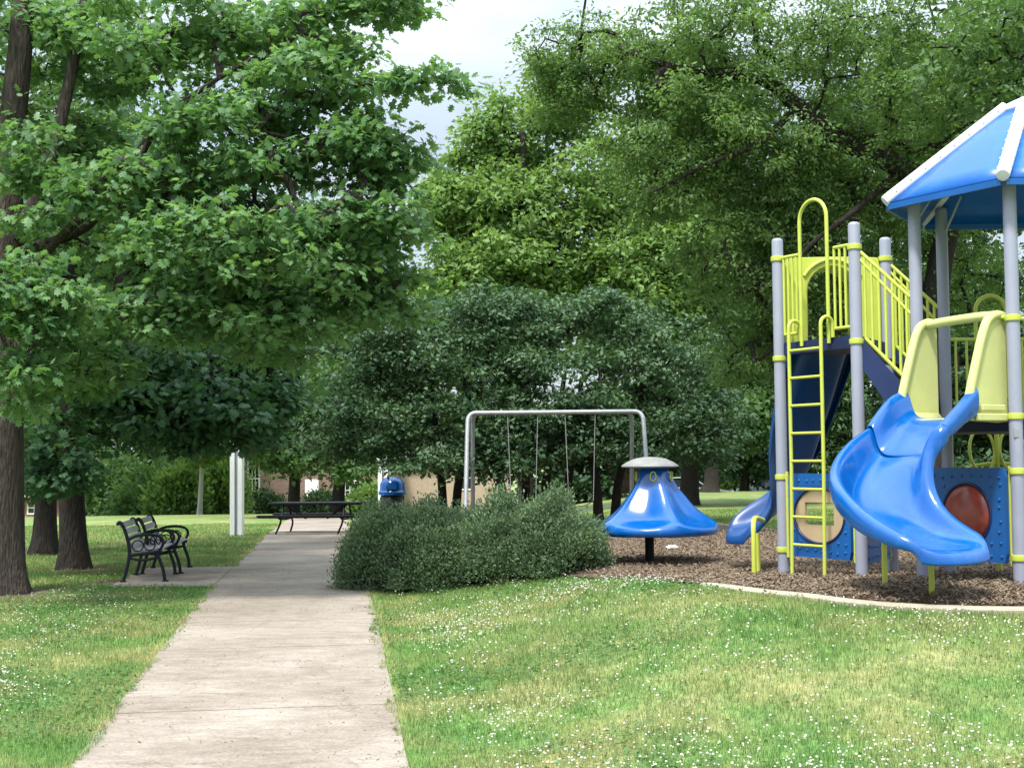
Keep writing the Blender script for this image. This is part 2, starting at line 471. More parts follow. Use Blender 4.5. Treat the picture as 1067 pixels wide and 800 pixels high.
# ------------------------------------------------------------------ ground
def axis(segs):
    o = []
    for a, b, st in segs:
        o += list(np.arange(a, b - 1e-6, st))
    return np.array(o + [segs[-1][1]])
gx = axis([(-1500, -200, 130), (-200, -40, 8), (-40, -12, 1), (-12, 12, .2), (12, 40, 1), (40, 200, 8), (200, 1500, 130)])
gy = axis([(-60, 0, 5), (0, 5, 1), (5, 36, .2), (36, 100, 1), (100, 300, 10), (300, 2500, 200)])
X, Y = np.meshgrid(gx, gy)
Z = ground(X, Y)
nx, ny = len(gx), len(gy)
ii, jj = np.meshgrid(np.arange(nx - 1), np.arange(ny - 1))
a = (jj * nx + ii).ravel()
gm = np_mesh('ground', np.stack([X.ravel(), Y.ravel(), Z.ravel()], 1), np.stack([a, a + 1, a + 1 + nx, a + nx], 1), smooth=True)
tag(link('ground', gm, M['lawn']), kind='structure')

# concrete path: slabs draped on the ground, one mesh
def slabs(name, cells, lift=.018, gap=.010):
    v, f, rn = [], [], []
    for (q0, q1, q2, q3) in cells:                    # corners (x,y), ccw
        c = (np.array(q0) + q1 + q2 + q3) / 4
        k = 8
        rr = rng.random(); dz = 0.0; rng.normal()
        b = len(v)
        for i in range(k + 1):
            for j in range(k + 1):
                s, t = i / k, j / k
                p = (1 - s) * ((1 - t) * np.array(q0) + t * np.array(q3)) + s * ((1 - t) * np.array(q1) + t * np.array(q2))
                d = c - p; p = p + d / max(np.linalg.norm(d), 1e-6) * gap
                v.append((p[0], p[1], float(ground(p[0], p[1])) + lift + dz)); rn.append(rr)
        for i in range(k):
            for j in range(k):
                q = b + i * (k + 1) + j
                f.append((q, q + k + 1, q + k + 2, q + 1))
        ring = [b + i * (k + 1) for i in range(k)] + [b + k * (k + 1) + j for j in range(k)] + [b + i * (k + 1) + k for i in range(k, 0, -1)] + [b + j for j in range(k, 0, -1)]
        b2 = len(v)
        for q in ring:
            x, y, z = v[q]; v.append((x, y, z - .09)); rn.append(rr)
        for i in range(len(ring)):
            j = (i + 1) % len(ring)
            f.append((ring[i], b2 + i, b2 + j, ring[j]))
    me = np_mesh(name, np.array(v), np.array(f), rn)
    me.polygons.foreach_set('use_smooth', np.zeros(len(f), dtype=bool))
    return tag(link(name, me, M['concrete']), kind='structure')
cells = []
y0 = 3.0
sl_r = np.random.default_rng(3)
while y0 < 78:
    y1 = y0 + (sl_r.uniform(1.7, 3.6) if y0 < 34 else 4)
    def corner(y, s):
        c = float(path_c(y)); ww = 1.02 * (1 if y < 31 else 1.0)
        return np.array((c + s * ww, y + s * .13))
    cells.append((corner(y0, -1), corner(y0, 1), corner(y1, 1), corner(y1, -1)))
    y0 = y1
slabs('path', cells)
cells = []
for ya, yb in ((18.55, 20.45), (20.45, 22.4)):
    xl = lambda y: float(path_c(y)) - 1.03
    cells.append((np.array((xl(ya) - 1.42, ya)), np.array((xl(ya), ya)), np.array((xl(yb), yb)), np.array((xl(yb) - 1.35, yb))))
slabs('bench_pad', cells, lift=.02)

# wood-chip play surface inside its kerb
outline = smooth_path([(.2, 17.6), (1.08, 15.6), (1.75, 13.9), (2.25, 12.75), (2.9, 12.05), (3.7, 11.75), (4.6, 11.68), (6.2, 11.8), (8.6, 13.2), (9.6, 16.5), (9.0, 20.5),
                       (7.0, 24.0), (5.0, 25.6), (4.4, 28), (3.8, 31), (1.2, 32.2), (-1.6, 31), (-2.2, 28), (-1.2, 22)], 10, True)
cen = np.array((4.4, 18.5))
rings, v = 46, []
n_o = len(outline)
for i in range(rings + 1):
    t = i / rings
    p = cen + (outline - cen) * (t * .992 + .001)
    bumpz = (vnoise(p[:, 0] + 40, p[:, 1], .5, 5) - .5) * .05 * (t < .97)
    v.append(np.column_stack([p, ground(p[:, 0], p[:, 1]) + .035 + bumpz]))
v = np.vstack(v)
ii, jj = np.meshgrid(np.arange(n_o), np.arange(rings))
a = (jj * n_o + ii).ravel(); b = (jj * n_o + (ii + 1) % n_o).ravel()
tag(link('mulch_ground', np_mesh('mulch_ground', v, np.stack([a, b, b + n_o, a + n_o], 1), smooth=True), M['mulch']), kind='structure')

def inside(px, py, poly):
    c = np.zeros(len(px), bool)
    j = len(poly) - 1
    for i in range(len(poly)):
        xi, yi = poly[i]; xj, yj = poly[j]
        c ^= ((yi > py) != (yj > py)) & (px < (xj - xi) * (py - yi) / (yj - yi + 1e-12) + xi)
        j = i
    return c

kb = MB()
T = np.roll(outline, -1, 0) - np.roll(outline, 1, 0)
T /= np.linalg.norm(T, axis=1, keepdims=True)
Nn = np.column_stack([T[:, 1], -T[:, 0]])
rr = []
gz = ground(outline[:, 0], outline[:, 1])
for i in range(22, 140):
    o_, n_, z_ = outline[i], Nn[i], gz[i]
    rr.append([(o_[0] + n_[0] * a, o_[1] + n_[1] * a, z_ + h) for a, h in ((.06, -.08), (.062, .028), (.045, .048), (-.045, .052), (-.062, .03), (-.06, -.08))])
kb.loft(rr)
tag(kb.build('kerb', M['kerb']), kind='structure')

# loose wood chips
def quads_mesh(name, c, ax, ay, rnd):
    """N quads: centre, half axes"""
    v = np.stack([c - ax - ay, c + ax - ay, c + ax + ay, c - ax + ay], 1).reshape(-1, 3)
    return np_mesh(name, v, np.arange(len(v)).reshape(-1, 4), np.repeat(rnd, 4))
n = 90000
px = rng.uniform(.3, 7, n); py = 11.7 + 14 * rng.random(n) ** 1.7
ok = inside(px, py, cen + (outline - cen) * .985)
px, py = px[ok], py[ok]; n = len(px)
an = rng.uniform(0, 2 * np.pi, n); ln = rng.uniform(.008, .026, n); wd = rng.uniform(.003, .007, n)
ax = np.stack([np.cos(an), np.sin(an), rng.normal(0, .35, n)], 1) * ln[:, None]
ay = np.stack([-np.sin(an), np.cos(an), rng.normal(0, .35, n)], 1) * wd[:, None]
pz = ground(px, py) + .05 + rng.uniform(-.005, .022, n)
chip = leaf_mat('bark_chips', (.082, .060, .042), (.29, .225, .16), 0, .9, (1, 1, 1), .1)
tag(link('wood_chips', quads_mesh('wood_chips', np.stack([px, py, pz], 1), ax, ay, np.clip(rng.beta(1.6, 2.2, n), 0, 1)), chip),
    'loose brown wood chips spread under the playground equipment', 'wood chips', kind='stuff')

# worn soil round the trunks and beside the bench pad
SOIL = [(*G(3, 610, 18)[:2], .95), (*G(77, 585, 22.3)[:2], .85), (*G(46, 570, 26.2)[:2], .9), (*G(118, 604, 19.6)[:2], .55)]
so_r = np.random.default_rng(17)
sv, sf = [], []
for (x_, y_, r0_) in SOIL:
    b0 = len(sv); th = np.linspace(0, 2 * np.pi, 40, endpoint=False)
    rr_ = r0_ * (1 + .22 * np.sin(3 * th + so_r.uniform(0, 6)) + .12 * np.sin(7 * th + so_r.uniform(0, 6)))
    for k in range(6):
        for i in range(40):
            xx, yy = x_ + rr_[i] * k / 5 * math.cos(th[i]), y_ + rr_[i] * k / 5 * math.sin(th[i]); sv.append((xx, yy, float(ground(xx, yy)) + .008))
    for k in range(5):
        for i in range(40):
            j = (i + 1) % 40; sf.append((b0 + k * 40 + i, b0 + k * 40 + 40 + i, b0 + k * 40 + 40 + j, b0 + k * 40 + j))
M['soil'] = mat('worn_soil', (.11, .085, .06), .95, .1, var=.35, vscale=7, bump=.6, bscale=30, dirt=(.16, .19, .07), dscale=5)
tag(link('soil', np_mesh('soil', np.array(sv), np.array(sf), smooth=True), M['soil']), kind='structure')

# grass blades
def on_lawn(px, py):
    c = path_c(py)
    ok = np.abs(px - c) > .985 + (vnoise(px * 1 + 30, py, .22, 11) - .45) * .16
    ok &= ~inside(px, py, cen + (outline - cen) * 1.004)
    ok &= ~((px > c - 2.42) & (px < c) & (py > 18.6) & (py < 22.3))
    for (x_, y_, r0_) in SOIL:
        q = np.hypot(px - x_, py - y_) / r0_
        ok &= (vnoise(px + 7, py, .17, 31) < q * .75) | (q > 1.15)
    return ok
GV, GF, GR = [], [], []
base = 0
for (ya, yb, dens, hh, ww) in ((5.6, 9.5, 6200, .050, .0034), (9.5, 13, 4200, .052, .0042), (13, 19, 2300, .055, .006), (19, 27, 1100, .06, .010), (27, 42, 420, .07, .018)):
    area_w = yb * .385 + (2.6 if yb < 20 else 1.0)
    n = int(dens * (yb - ya) * 2 * area_w)
    py = rng.uniform(ya, yb, n); px = rng.uniform(-1, 1, n) * area_w
    ok = on_lawn(px, py) & (rng.random(n) < .55 + .6 * vnoise(px, py, .35, 3))
    px, py = px[ok], py[ok]; n = len(px)
    pz = ground(px, py)
    h = hh * rng.uniform(.55, 1.25, n) * (.75 + .5 * vnoise(px, py, .8, 9))
    edge = np.abs(np.abs(px - path_c(py)) - 1.02) < .07
    h = np.where(edge, h * 1.15, h)
    an = rng.uniform(0, 2 * np.pi, n); le = rng.uniform(.15, 1.0, n) * h
    d = np.stack([np.cos(an), np.sin(an)], 1); s = np.stack([-d[:, 1], d[:, 0]], 1) * ww * .5
    root = np.stack([px, py, pz - .005], 1)
    z0 = np.zeros((n, 1))
    S = np.hstack([s, z0])
    mid = root + np.hstack([d * (le * .35)[:, None], (h * .62)[:, None]])
    tip = root + np.hstack([d * le[:, None], (h * .95)[:, None]])
    V = np.stack([root - S, root + S, mid + S * .75, mid - S * .75, tip], 1).reshape(-1, 3)
    i0 = base + np.arange(n) * 5
    GF.append(np.concatenate([np.stack([i0, i0 + 1, i0 + 2], 1), np.stack([i0, i0 + 2, i0 + 3], 1), np.stack([i0 + 3, i0 + 2, i0 + 4], 1)]))
    GV.append(V); GR.append(np.repeat(np.clip(rng.normal(.45, .25, n) + edge * .45, 0, 1), 5)); base += n * 5
tag(link('grass', np_mesh('grass', np.vstack(GV), np.vstack(GF), np.concatenate(GR)), M['blade']), 'short mown green grass with straw patches covering the park lawn', 'grass', kind='stuff')

# white clover heads
n = 80000
py = 5.8 + 16 * rng.random(n) ** .9; px = rng.uniform(-1, 1, n) * (py * .385 + 2.2)
u = px - path_c(py)
den = sstep(.42, .85, vnoise(px + 11, py + 3, 1.6, 21)) * .55 * (.3 + 1.2 * vnoise(px, py, .3, 23)) + sstep(.45, .85, vnoise(px, py, .5, 22)) * .25 + .06
den *= np.where(u < 0, sstep(1.15, 2.2, -u), sstep(1.1, 1.7, u)) * np.where(py > 18, .35, 1)
ok = on_lawn(px, py) & (rng.random(n) < den * .75)
px, py = px[ok], py[ok]; n = len(px)
t = (1 + 5 ** .5) / 2
ico = np.array([(-1, t, 0), (1, t, 0), (-1, -t, 0), (1, -t, 0), (0, -1, t), (0, 1, t), (0, -1, -t), (0, 1, -t), (t, 0, -1), (t, 0, 1), (-t, 0, -1), (-t, 0, 1)]) / 1.9
icf = np.array([(0, 11, 5), (0, 5, 1), (0, 1, 7), (0, 7, 10), (0, 10, 11), (1, 5, 9), (5, 11, 4), (11, 10, 2), (10, 7, 6), (7, 1, 8), (3, 9, 4), (3, 4, 2), (3, 2, 6), (3, 6, 8), (3, 8, 9), (4, 9, 5), (2, 4, 11), (6, 2, 10), (8, 6, 7), (9, 8, 1)])
rad = rng.uniform(.0045, .0095, n)
c = np.stack([px, py, ground(px, py) + rng.uniform(.045, .085, n)], 1)
V = (c[:, None, :] + ico[None] * rad[:, None, None] * (1 + rng.normal(0, .12, (n, 12, 1)))).reshape(-1, 3)
Fc = (icf[None] + (np.arange(n) * 12)[:, None, None]).reshape(-1, 3)
clo = leaf_mat('clover_heads', (.44, .42, .34), (.72, .70, .64), .1, .8, (1, 1, 1), .1)
tag(link('clover_flowers', np_mesh('clover_flowers', V, Fc, np.repeat(rng.random(n), 12)), clo), 'small white clover flowers scattered in drifts through the lawn', 'clover', kind='stuff')

# clover and broad-leaf ground cover between the blades
n = 125000
py = 5.8 + 13 * rng.random(n); px = rng.uniform(-1, 1, n) * (py * .385 + 2.2)
den = sstep(.42, .72, vnoise(px + 11, py + 3, 1.3, 21)) * .8 + .06
ok = on_lawn(px, py) & (rng.random(n) < den)
px, py = px[ok], py[ok]; n = len(px)
an = rng.uniform(0, 2 * np.pi, n); s = rng.uniform(.007, .013, n)
ax = np.stack([np.cos(an), np.sin(an), rng.normal(0, .3, n)], 1) * s[:, None]
ay = np.stack([-np.sin(an), np.cos(an), rng.normal(0, .3, n)], 1) * s[:, None]
clm = leaf_mat('clover_leaves', (.05, .13, .035), (.10, .20, .06), .3, .6)
tag(link('clover_leaves', quads_mesh('clover_leaves', np.stack([px, py, ground(px, py) + rng.uniform(.025, .055, n)], 1), ax, ay, rng.random(n)), clm), 'low clover leaves growing between the grass blades of the lawn', 'clover', kind='stuff')

# fallen bits on the path
n = 1500
py = 5.8 + 16 * rng.random(n); px = path_c(py) + np.sign(rng.normal(size=n)) * (1.0 - .95 * rng.random(n) ** 2.2)
an = rng.uniform(0, 2 * np.pi, n); ln = rng.uniform(.003, .012, n); wd = rng.uniform(.0015, .005, n)
ax = np.stack([np.cos(an), np.sin(an), rng.normal(0, .25, n)], 1) * ln[:, None]; ay = np.stack([-np.sin(an), np.cos(an), rng.normal(0, .25, n)], 1) * wd[:, None]
tag(link('leaf_litter', quads_mesh('leaf_litter', np.stack([px, py, ground(px, py) + .0225], 1), ax, ay, rng.random(n)), leaf_mat('litter', (.07, .05, .025), (.26, .22, .10), .1, .8, (1, 1, 1), .1)), 'dry leaf bits and twigs fallen on the concrete path', 'leaf litter', kind='stuff')

# far road beyond the crest
rd = MB()
for y0_, y1_ in ((72.5, 80),):
    xs = np.arange(2, 70, 3.0)
    rd.loft([[(x, y0_, float(ground(x, y0_)) + .03), (x, y1_, float(ground(x, y1_)) + .03)] for x in xs], cap=False, closed=False)
tag(rd.build('road', M['asphalt']), kind='structure')

# ------------------------------------------------------------------ trees
T_OAK = (np.array([(0, 0, 0), (.13, .12, 0), (.34, .18, -.05), (.20, .34, 0), (.46, .50, -.07), (.20, .58, 0), (.30, .80, -.05), (.10, .82, 0), (0, 1.0, -.06),
                   (-.10, .82, 0), (-.30, .80, -.05), (-.20, .58, 0), (-.46, .50, -.07), (-.20, .34, 0), (-.34, .18, -.05), (-.13, .12, 0), (0, .5, .04)]),
         np.array([(i, (i + 1) % 16, 16) for i in range(16)]))
T_FOLD = (np.array([(0, 0, 0), (.32, .42, .07), (0, 1, -.05), (-.32, .42, .07)]), np.array([(0, 1, 2), (0, 2, 3)]))
T_NARROW = (np.array([(0, 0, 0), (.17, .5, .04), (0, 1, -.10), (-.17, .5, .04)]), np.array([(0, 1, 2), (0, 2, 3)]))

T_LEAFLET = (np.array([(0, 0, 0), (.24, .5, .05), (0, 1, -.08), (-.24, .5, .05)]), np.array([(0, 1, 2), (0, 2, 3)]))

def leaves(pos, axis_, nrm, size, tpl, rnd):
    axis_ = axis_ / np.maximum(np.linalg.norm(axis_, axis=1, keepdims=True), 1e-9)
    side = np.cross(axis_, nrm); side /= np.maximum(np.linalg.norm(side, axis=1, keepdims=True), 1e-9)
    nn = np.cross(side, axis_)
    tv, tf = tpl
    V = pos[:, None, :] + size[:, None, None] * (side[:, None, :] * tv[None, :, 0, None] + axis_[:, None, :] * tv[None, :, 1, None] + nn[:, None, :] * tv[None, :, 2, None])
    Fs = tf[None] + (np.arange(len(pos)) * len(tv))[:, None, None]
    return np_mesh('crown', V.reshape(-1, 3), Fs.reshape(-1, tf.shape[1]), np.repeat(rnd, len(tv)))

def sample_ell(ells, r_):
    C = []
    for (u, v, d, ru, rv, ry, n) in ells:
        c = W(u, v, d); s = d / F_PX
        q = r_.normal(size=(n, 3)); q /= np.linalg.norm(q, axis=1, keepdims=True)
        q *= (r_.random(n) ** .42)[:, None]
        C.append(c + q * np.array((ru * s, ry, rv * s)))
    return np.vstack(C)

def skeleton(root, trunks, clumps, tip_r, max_r, r_, zmin):
    """grows limbs from the trunk polylines to every clump; returns a mesh builder"""
    pos, par, tr = [], [], []
    for line in trunks:
        for i, p in enumerate(line):
            pos.append(np.array(p)); par.append(len(pos) - 2 if i else -1); tr.append(True)
    nt_ = len(pos)
    A = np.array([p for p in pos])
    order = np.argsort([np.min(np.linalg.norm(A - c, axis=1)) for c in clumps])
    P = np.zeros((nt_ + len(clumps) * 40, 3)); P[:nt_] = A; cnt = nt_
    chains = []
    for k in order:
        c = clumps[k]
        Q = P[:cnt]
        cost = np.linalg.norm(Q - c, axis=1) + np.maximum(0, Q[:, 2] - c[2] - .2) * .9 + (Q[:, 2] < zmin) * 6
        j = int(np.argmin(cost))
        d = np.linalg.norm(P[j] - c)
        m = int(min(30, max(2, math.ceil(d / .45))))
        ch = [j]
        bow = r_.normal(0, .07, 3) * d + np.array((0, 0, .10 * d))
        for i in range(1, m + 1):
            t = i / m
            P[cnt] = P[j] * (1 - t) + c * t + bow * math.sin(math.pi * t) + (r_.normal(0, .05, 3) if i < m else 0)
            par.append(ch[-1]); ch.append(cnt); cnt += 1
        chains.append(ch)
    wgt = np.zeros(cnt)
    for ch in chains:
        wgt[ch[-1]] += 1
    for i in range(cnt - 1, nt_ - 1, -1):
        wgt[par[i]] += wgt[i]
    rad = np.minimum(tip_r * np.maximum(wgt, 1) ** .5, max_r)
    mb = MB()
    for ch in chains:
        r0 = rad[ch].copy(); r0[0] = min(r0[0], r0[1] * 1.15); r0[-1] *= .5
        mb.tube(P[ch], r0, 7 if r0[0] > .035 else 4, cap=False)
    return mb

def trunk_mesh(line, r0, r1, seed, flare=.35, seg=18):
    """tapered, slightly fluted trunk with root flare"""
    L_ = smooth_path(line, 9)
    t = np.linspace(0, 1, len(L_))
    r_ = np.random.default_rng(seed)
    ph = r_.uniform(0, 6.28, 4)
    th = np.linspace(0, 2 * np.pi, seg, endpoint=False)
    rings = []
    h = L_[:, 2] - L_[0, 2]
    for i, p in enumerate(L_):
        r = r0 + (r1 - r0) * t[i]
        fl = flare * math.exp(-max(h[i] - .1, 0) / .22)
        wob = 1 + .05 * np.sin(3 * th + ph[0] + h[i]) + .03 * np.sin(5 * th + ph[1] - h[i] * 1.3) + fl * (1 + .35 * np.sin(5 * th + ph[2]))
        tz = np.gradient(L_, axis=0)[i]; tz = tz / np.linalg.norm(tz)
        ax_ = np.cross((0, 1.0, 0), tz); ax_ /= np.linalg.norm(ax_); ay_ = np.cross(tz, ax_)
        rings.append(p + (r * wob)[:, None] * (np.cos(th)[:, None] * ax_ + np.sin(th)[:, None] * ay_))
    mb = MB(); mb.loft(rings)
    return mb

def tree(name, label, trunks, tr_r, ells, leafm, barkm, seed, per, clr, size, tpl, flat=.4, droop=.2, up=.55, tip=.010, maxr=.13, group=None, zmin=0, hang=0, flare=.42, cat='tree', twigs=0, bare=None):
    """trunks: list of polylines, the first starting at the ground"""
    r_ = np.random.default_rng(seed)
    base_ = np.array(trunks[0][0], float)
    root = thing(name, label, cat, tuple(base_), group)
    tm = MB()
    for i, ln in enumerate(trunks):
        t_ = trunk_mesh(ln, tr_r[i][0], tr_r[i][1], seed + i, flare if i == 0 or abs(ln[0][2] - base_[2]) < .2 else 0)
        tm.add(t_.v, t_.f)
    C = sample_ell(ells, r_)
    sk = skeleton(base_, [smooth_path(t_, 6) for t_ in trunks], C if bare is None else np.vstack([C, sample_ell(bare, r_)]), tip, maxr, r_, zmin)
    tm.add(sk.v, sk.f)
    n = len(C) * per
    k = np.repeat(np.arange(len(C)), per)
    crs = clr * r_.uniform(.65, 1.35, len(C))
    off = r_.normal(size=(n, 3)); off /= np.linalg.norm(off, axis=1, keepdims=True)
    off *= (r_.random(n) ** .5)[:, None] * crs[k][:, None]
    tilt = r_.normal(0, .25, (len(C), 2))
    pos = off * np.array((1, 1, flat))
    pos[:, 2] += off[:, 0] * tilt[k, 0] + off[:, 1] * tilt[k, 1]
    if hang:
        pos[:, 2] -= hang * (off[:, 0] ** 2 + off[:, 1] ** 2) / clr
    pos += C[k]
    if twigs:
        for q in range(len(C)):
            for e in range(twigs):
                b_p = pos[q * per + e]
                tm.tube([C[q], (C[q] + b_p) / 2 + r_.normal(0, .02, 3), b_p], [.006, .0045, .002], 3, cap=False)
    tm.build('trunk', barkm, root, smooth=True)
    axv = off * np.array((1, 1, .3)) / clr + r_.normal(0, .45, (n, 3)); axv[:, 2] -= droop
    nr = np.array((0, 0, 1.0)) * up + r_.normal(0, .42, (n, 3)) + off / clr * .35
    cl = r_.normal(.5, .21, len(C))
    rn = np.clip(cl[k] + r_.normal(0, .13, n), 0, 1)
    me = leaves(pos, axv, nr, size * r_.uniform(.5, 1.35, n), tpl, rn)
    link('crown', me, leafm, root)
    return root

# foreground oak at the left edge
b_ = G(0, 610, 18)
tree('oak_tree', 'large oak at the left edge, thick grey trunk nearest the camera and broad lobed leaves', [
    [b_ - (0, 0, .1), W(3, 450, 18), W(6, 300, 18), W(10, 160, 18.1), W(24, 0, 18.2), W(20, -160, 18.4)],
    [W(8, 260, 18.05), W(45, 190, 18.0), W(76, 70, 18.1), W(88, -20, 18.2), W(110, -160, 18.4)],
    [W(22, 262, 18), W(95, 232, 17.6), W(150, 150, 17.3), W(200, 100, 17.2), W(300, 40, 17.1)],
    [W(15, 300, 18), W(70, 240, 17.4), W(130, 190, 17), W(175, 122, 16.8), W(240, 130, 16.6), W(330, 150, 16.7)],
], [(.30, .10), (.11, .04), (.07, .02), (.06, .015)], [
    (40, 40, 18.6, 130, 60, 1.2, 34), (190, 50, 18, 120, 70, 1.4, 48), (300, 40, 17.5, 85, 40, 1.0, 24), (395, 4, 17, 62, 12, .5, 13),
    (330, 105, 17, 70, 50, .9, 24), (415, 88, 16.6, 34, 7, .25, 4), (466, 84, 16.6, 18, 5, .2, 2), (40, 190, 16.9, 60, 70, .5, 14), (130, 205, 16.5, 70, 40, .4, 14), (205, 125, 16.4, 70, 26, .4, 12), (400, 165, 17, 48, 34, .8, 14), (372, 150, 17, 50, 38, .8, 15), (240, 185, 17, 130, 50, 1.1, 40),
    (250, 262, 16.5, 150, 50, 1.1, 56), (385, 235, 17, 55, 50, .8, 24), (392, 300, 17.5, 48, 40, .8, 18), (170, 325, 16.5, 140, 40, 1.0, 40), (310, 340, 17, 90, 45, 1.0, 26),
    (25, 310, 15.8, 65, 40, .6, 22), (20, 395, 15.8, 26, 34, .4, 9), (80, 120, 18.8, 90, 60, .8, 18), (100, 250, 18.6, 100, 60, .8, 24), (60, 390, 17, 80, 30, .7, 16),
    (-150, 150, 18.5, 150, 170, 2.0, 24), (60, -170, 19, 260, 130, 2.0, 34), (330, -80, 18.5, 120, 50, 1.4, 16)],
    M['oakleaf'], M['bark'], 11, 86, .44, .120, T_OAK, flat=.30, twigs=7, droop=.25, up=.8, tip=.008, zmin=3.2, maxr=.08)

b_ = G(77, 585, 22.3)
tree('maple_tree', 'dark low-branched maple standing directly behind the two benches', [
    [b_ - (0, 0, .1), W(74, 480, 22.3), W(70, 380, 22.2), W(82, 250, 22.2), W(80, 120, 22.3)],
    [W(72, 420, 22.3), W(110, 370, 22), W(180, 340, 21.6), W(250, 330, 21.4)]],
    [(.215, .12), (.09, .03)], [
    (150, 395, 21.5, 120, 38, 1.4, 48), (215, 430, 21, 75, 36, 1.1, 36), (255, 430, 21, 45, 40, .9, 20), (60, 480, 20.6, 34, 34, .5, 13), (110, 430, 21.6, 60, 30, 1, 18),
    (150, 320, 22.5, 150, 60, 1.8, 40), (60, 300, 22.8, 120, 80, 1.6, 26), (290, 390, 21.5, 30, 40, .8, 10), (100, 200, 23, 180, 90, 1.6, 30)],
    M['mapleleaf'], M['bark_dark'], 12, 80, .46, .14, T_OAK, twigs=4, flat=.38, droop=.35, up=.7, zmin=1.9, maxr=.08)
b_ = G(46, 570, 26.2)
tree('maple_tree', 'dark maple farthest back of the three trunks at left, between the other two', [
    [b_ - (0, 0, .1), W(48, 500, 26.2), W(52, 400, 26.3), W(45, 250, 26.4)]],
    [(.22, .12)], [(60, 350, 26.5, 150, 100, 2.2, 50), (240, 370, 27, 90, 70, 1.8, 34), (40, 450, 26, 45, 40, 1, 12), (150, 200, 28, 150, 120, 2, 40)],
    M['mapleleaf'], M['bark_dark'], 13, 70, .7, .2, T_FOLD, flat=.5, zmin=2.0)

# crabapple grove behind the swings
grp = 'spreading crabapples behind the swing set'
def crab(label, stems, ells, seed):
    tr_ = []
    for k, (u, ut, vt) in enumerate(stems):
        g = G(u, 530, 31 + .35 * (k % 2))
        tr_.append([g - (0, 0, .1), (g * .55 + W((u + ut) / 2, vt, 31) * .45) + (0, 0, .1), W(ut, vt, 31), W(ut + (ut - u) * .6, vt - 60, 31)])
    tree('crabapple_tree', label, tr_, [(.115, .05)] * len(tr_), ells, M['crableaf'], M['bark_dark'], seed, 105, .50, .115, T_FOLD, flat=.34, droop=.15, up=.9, tip=.010, maxr=.09, group=grp, zmin=1.5, flare=.3)
crab('spreading crabapple left of the swing set, its twin stems above the bush', [(462, 455, 460), (474, 492, 450)],
     [(430, 370, 31, 95, 50, 1.6, 64), (395, 420, 30.5, 70, 42, 1.3, 42), (350, 445, 30.5, 40, 34, 1, 16), (485, 335, 31.5, 80, 34, 1.5, 34), (460, 440, 30.5, 60, 30, 1.1, 22), (400, 470, 30.2, 70, 16, 1.0, 24), (445, 484, 30, 50, 10, .8, 14), (400, 345, 31, 60, 26, 1.3, 22), (490, 468, 30.4, 40, 14, .9, 14)], 21)
crab('spreading crabapple directly behind the hanging swings', [(528, 500, 455), (548, 548, 450), (566, 580, 450), (590, 600, 455)],
     [(560, 338, 32, 90, 38, 1.8, 46), (570, 400, 31, 100, 50, 1.6, 66), (540, 448, 31, 80, 28, 1.3, 28), (600, 440, 30.5, 60, 30, 1.1, 20), (560, 470, 30.2, 80, 14, 1.0, 28), (520, 486, 30, 60, 9, .8, 14), (510, 322, 32, 60, 24, 1.3, 22), (610, 322, 32, 60, 24, 1.3, 20)], 22)
crab('spreading crabapple behind the right end of the swing set', [(624, 612, 460), (640, 660, 455)],
     [(680, 370, 31.5, 75, 45, 1.6, 46), (700, 430, 31, 75, 38, 1.4, 40), (752, 445, 31, 44, 44, 1.1, 28), (640, 430, 30.5, 55, 32, 1.2, 24), (650, 340, 32, 60, 30, 1.3, 18), (700, 468, 30.5, 70, 14, 1.0, 22), (650, 466, 30.3, 40, 14, .8, 12)], 23)

# big locust at right
b_ = G(975, 540, 23.5)
tree('locust_tree', 'big locust behind the play towers, dark leaning limb and feathery foliage across the upper right', [
    [b_ - (0, 0, .1), W(974, 420, 23.5), W(976, 300, 23.6), W(1000, 200, 23.7), W(1050, 60, 23.9), W(1080, -120, 24)],
    [W(985, 235, 23.6), W(945, 180, 23.4), W(880, 148, 23.2), W(830, 110, 23.1), W(790, 82, 23), W(700, 70, 23), W(640, 45, 23.4)],
    [W(830, 112, 23.1), W(790, 150, 22.8), W(740, 170, 22.6), W(680, 200, 22.8)],
    [W(940, 178, 23.4), W(890, 220, 23), W(840, 260, 22.8), W(800, 320, 23)],
], [(.27, .13), (.22, .04), (.06, .02), (.07, .02)], [
    (680, 60, 24, 95, 66, 1.9, 80), (760, 130, 23.5, 115, 95, 1.8, 150), (780, 30, 23.5, 110, 60, 1.8, 55), (920, 30, 23, 120, 50, 2.0, 60), (1030, 60, 22.5, 80, 80, 2, 60),
    (930, 110, 23.2, 90, 50, 1.6, 45), (900, 210, 24.2, 120, 80, 1.6, 120), (790, 260, 24.3, 85, 70, 1.5, 95), (870, 320, 24.8, 110, 75, 1.6, 100), (1000, 280, 25, 100, 80, 1.6, 60),
    (780, 360, 24.8, 55, 44, 1.2, 26), (840, 200, 25.5, 150, 120, 1.2, 70), (700, 130, 25.5, 90, 90, 1.2, 40), (592, 85, 24.8, 44, 54, 1.2, 34), (560, 55, 24.6, 26, 34, .7, 10), (1020, 170, 25, 80, 70, 1.4, 40), (700, 185, 24, 70, 55, 1.4, 46),
    (800, -110, 24, 300, 70, 2.4, 60), (1180, 120, 24, 90, 200, 2, 40)],
    M['locustleaf'], M['bark_dark'], 31, 150, .44, .088, T_LEAFLET, twigs=4, flat=.42, droop=.3, up=.6, tip=.0075, maxr=.11, zmin=3, hang=.18)
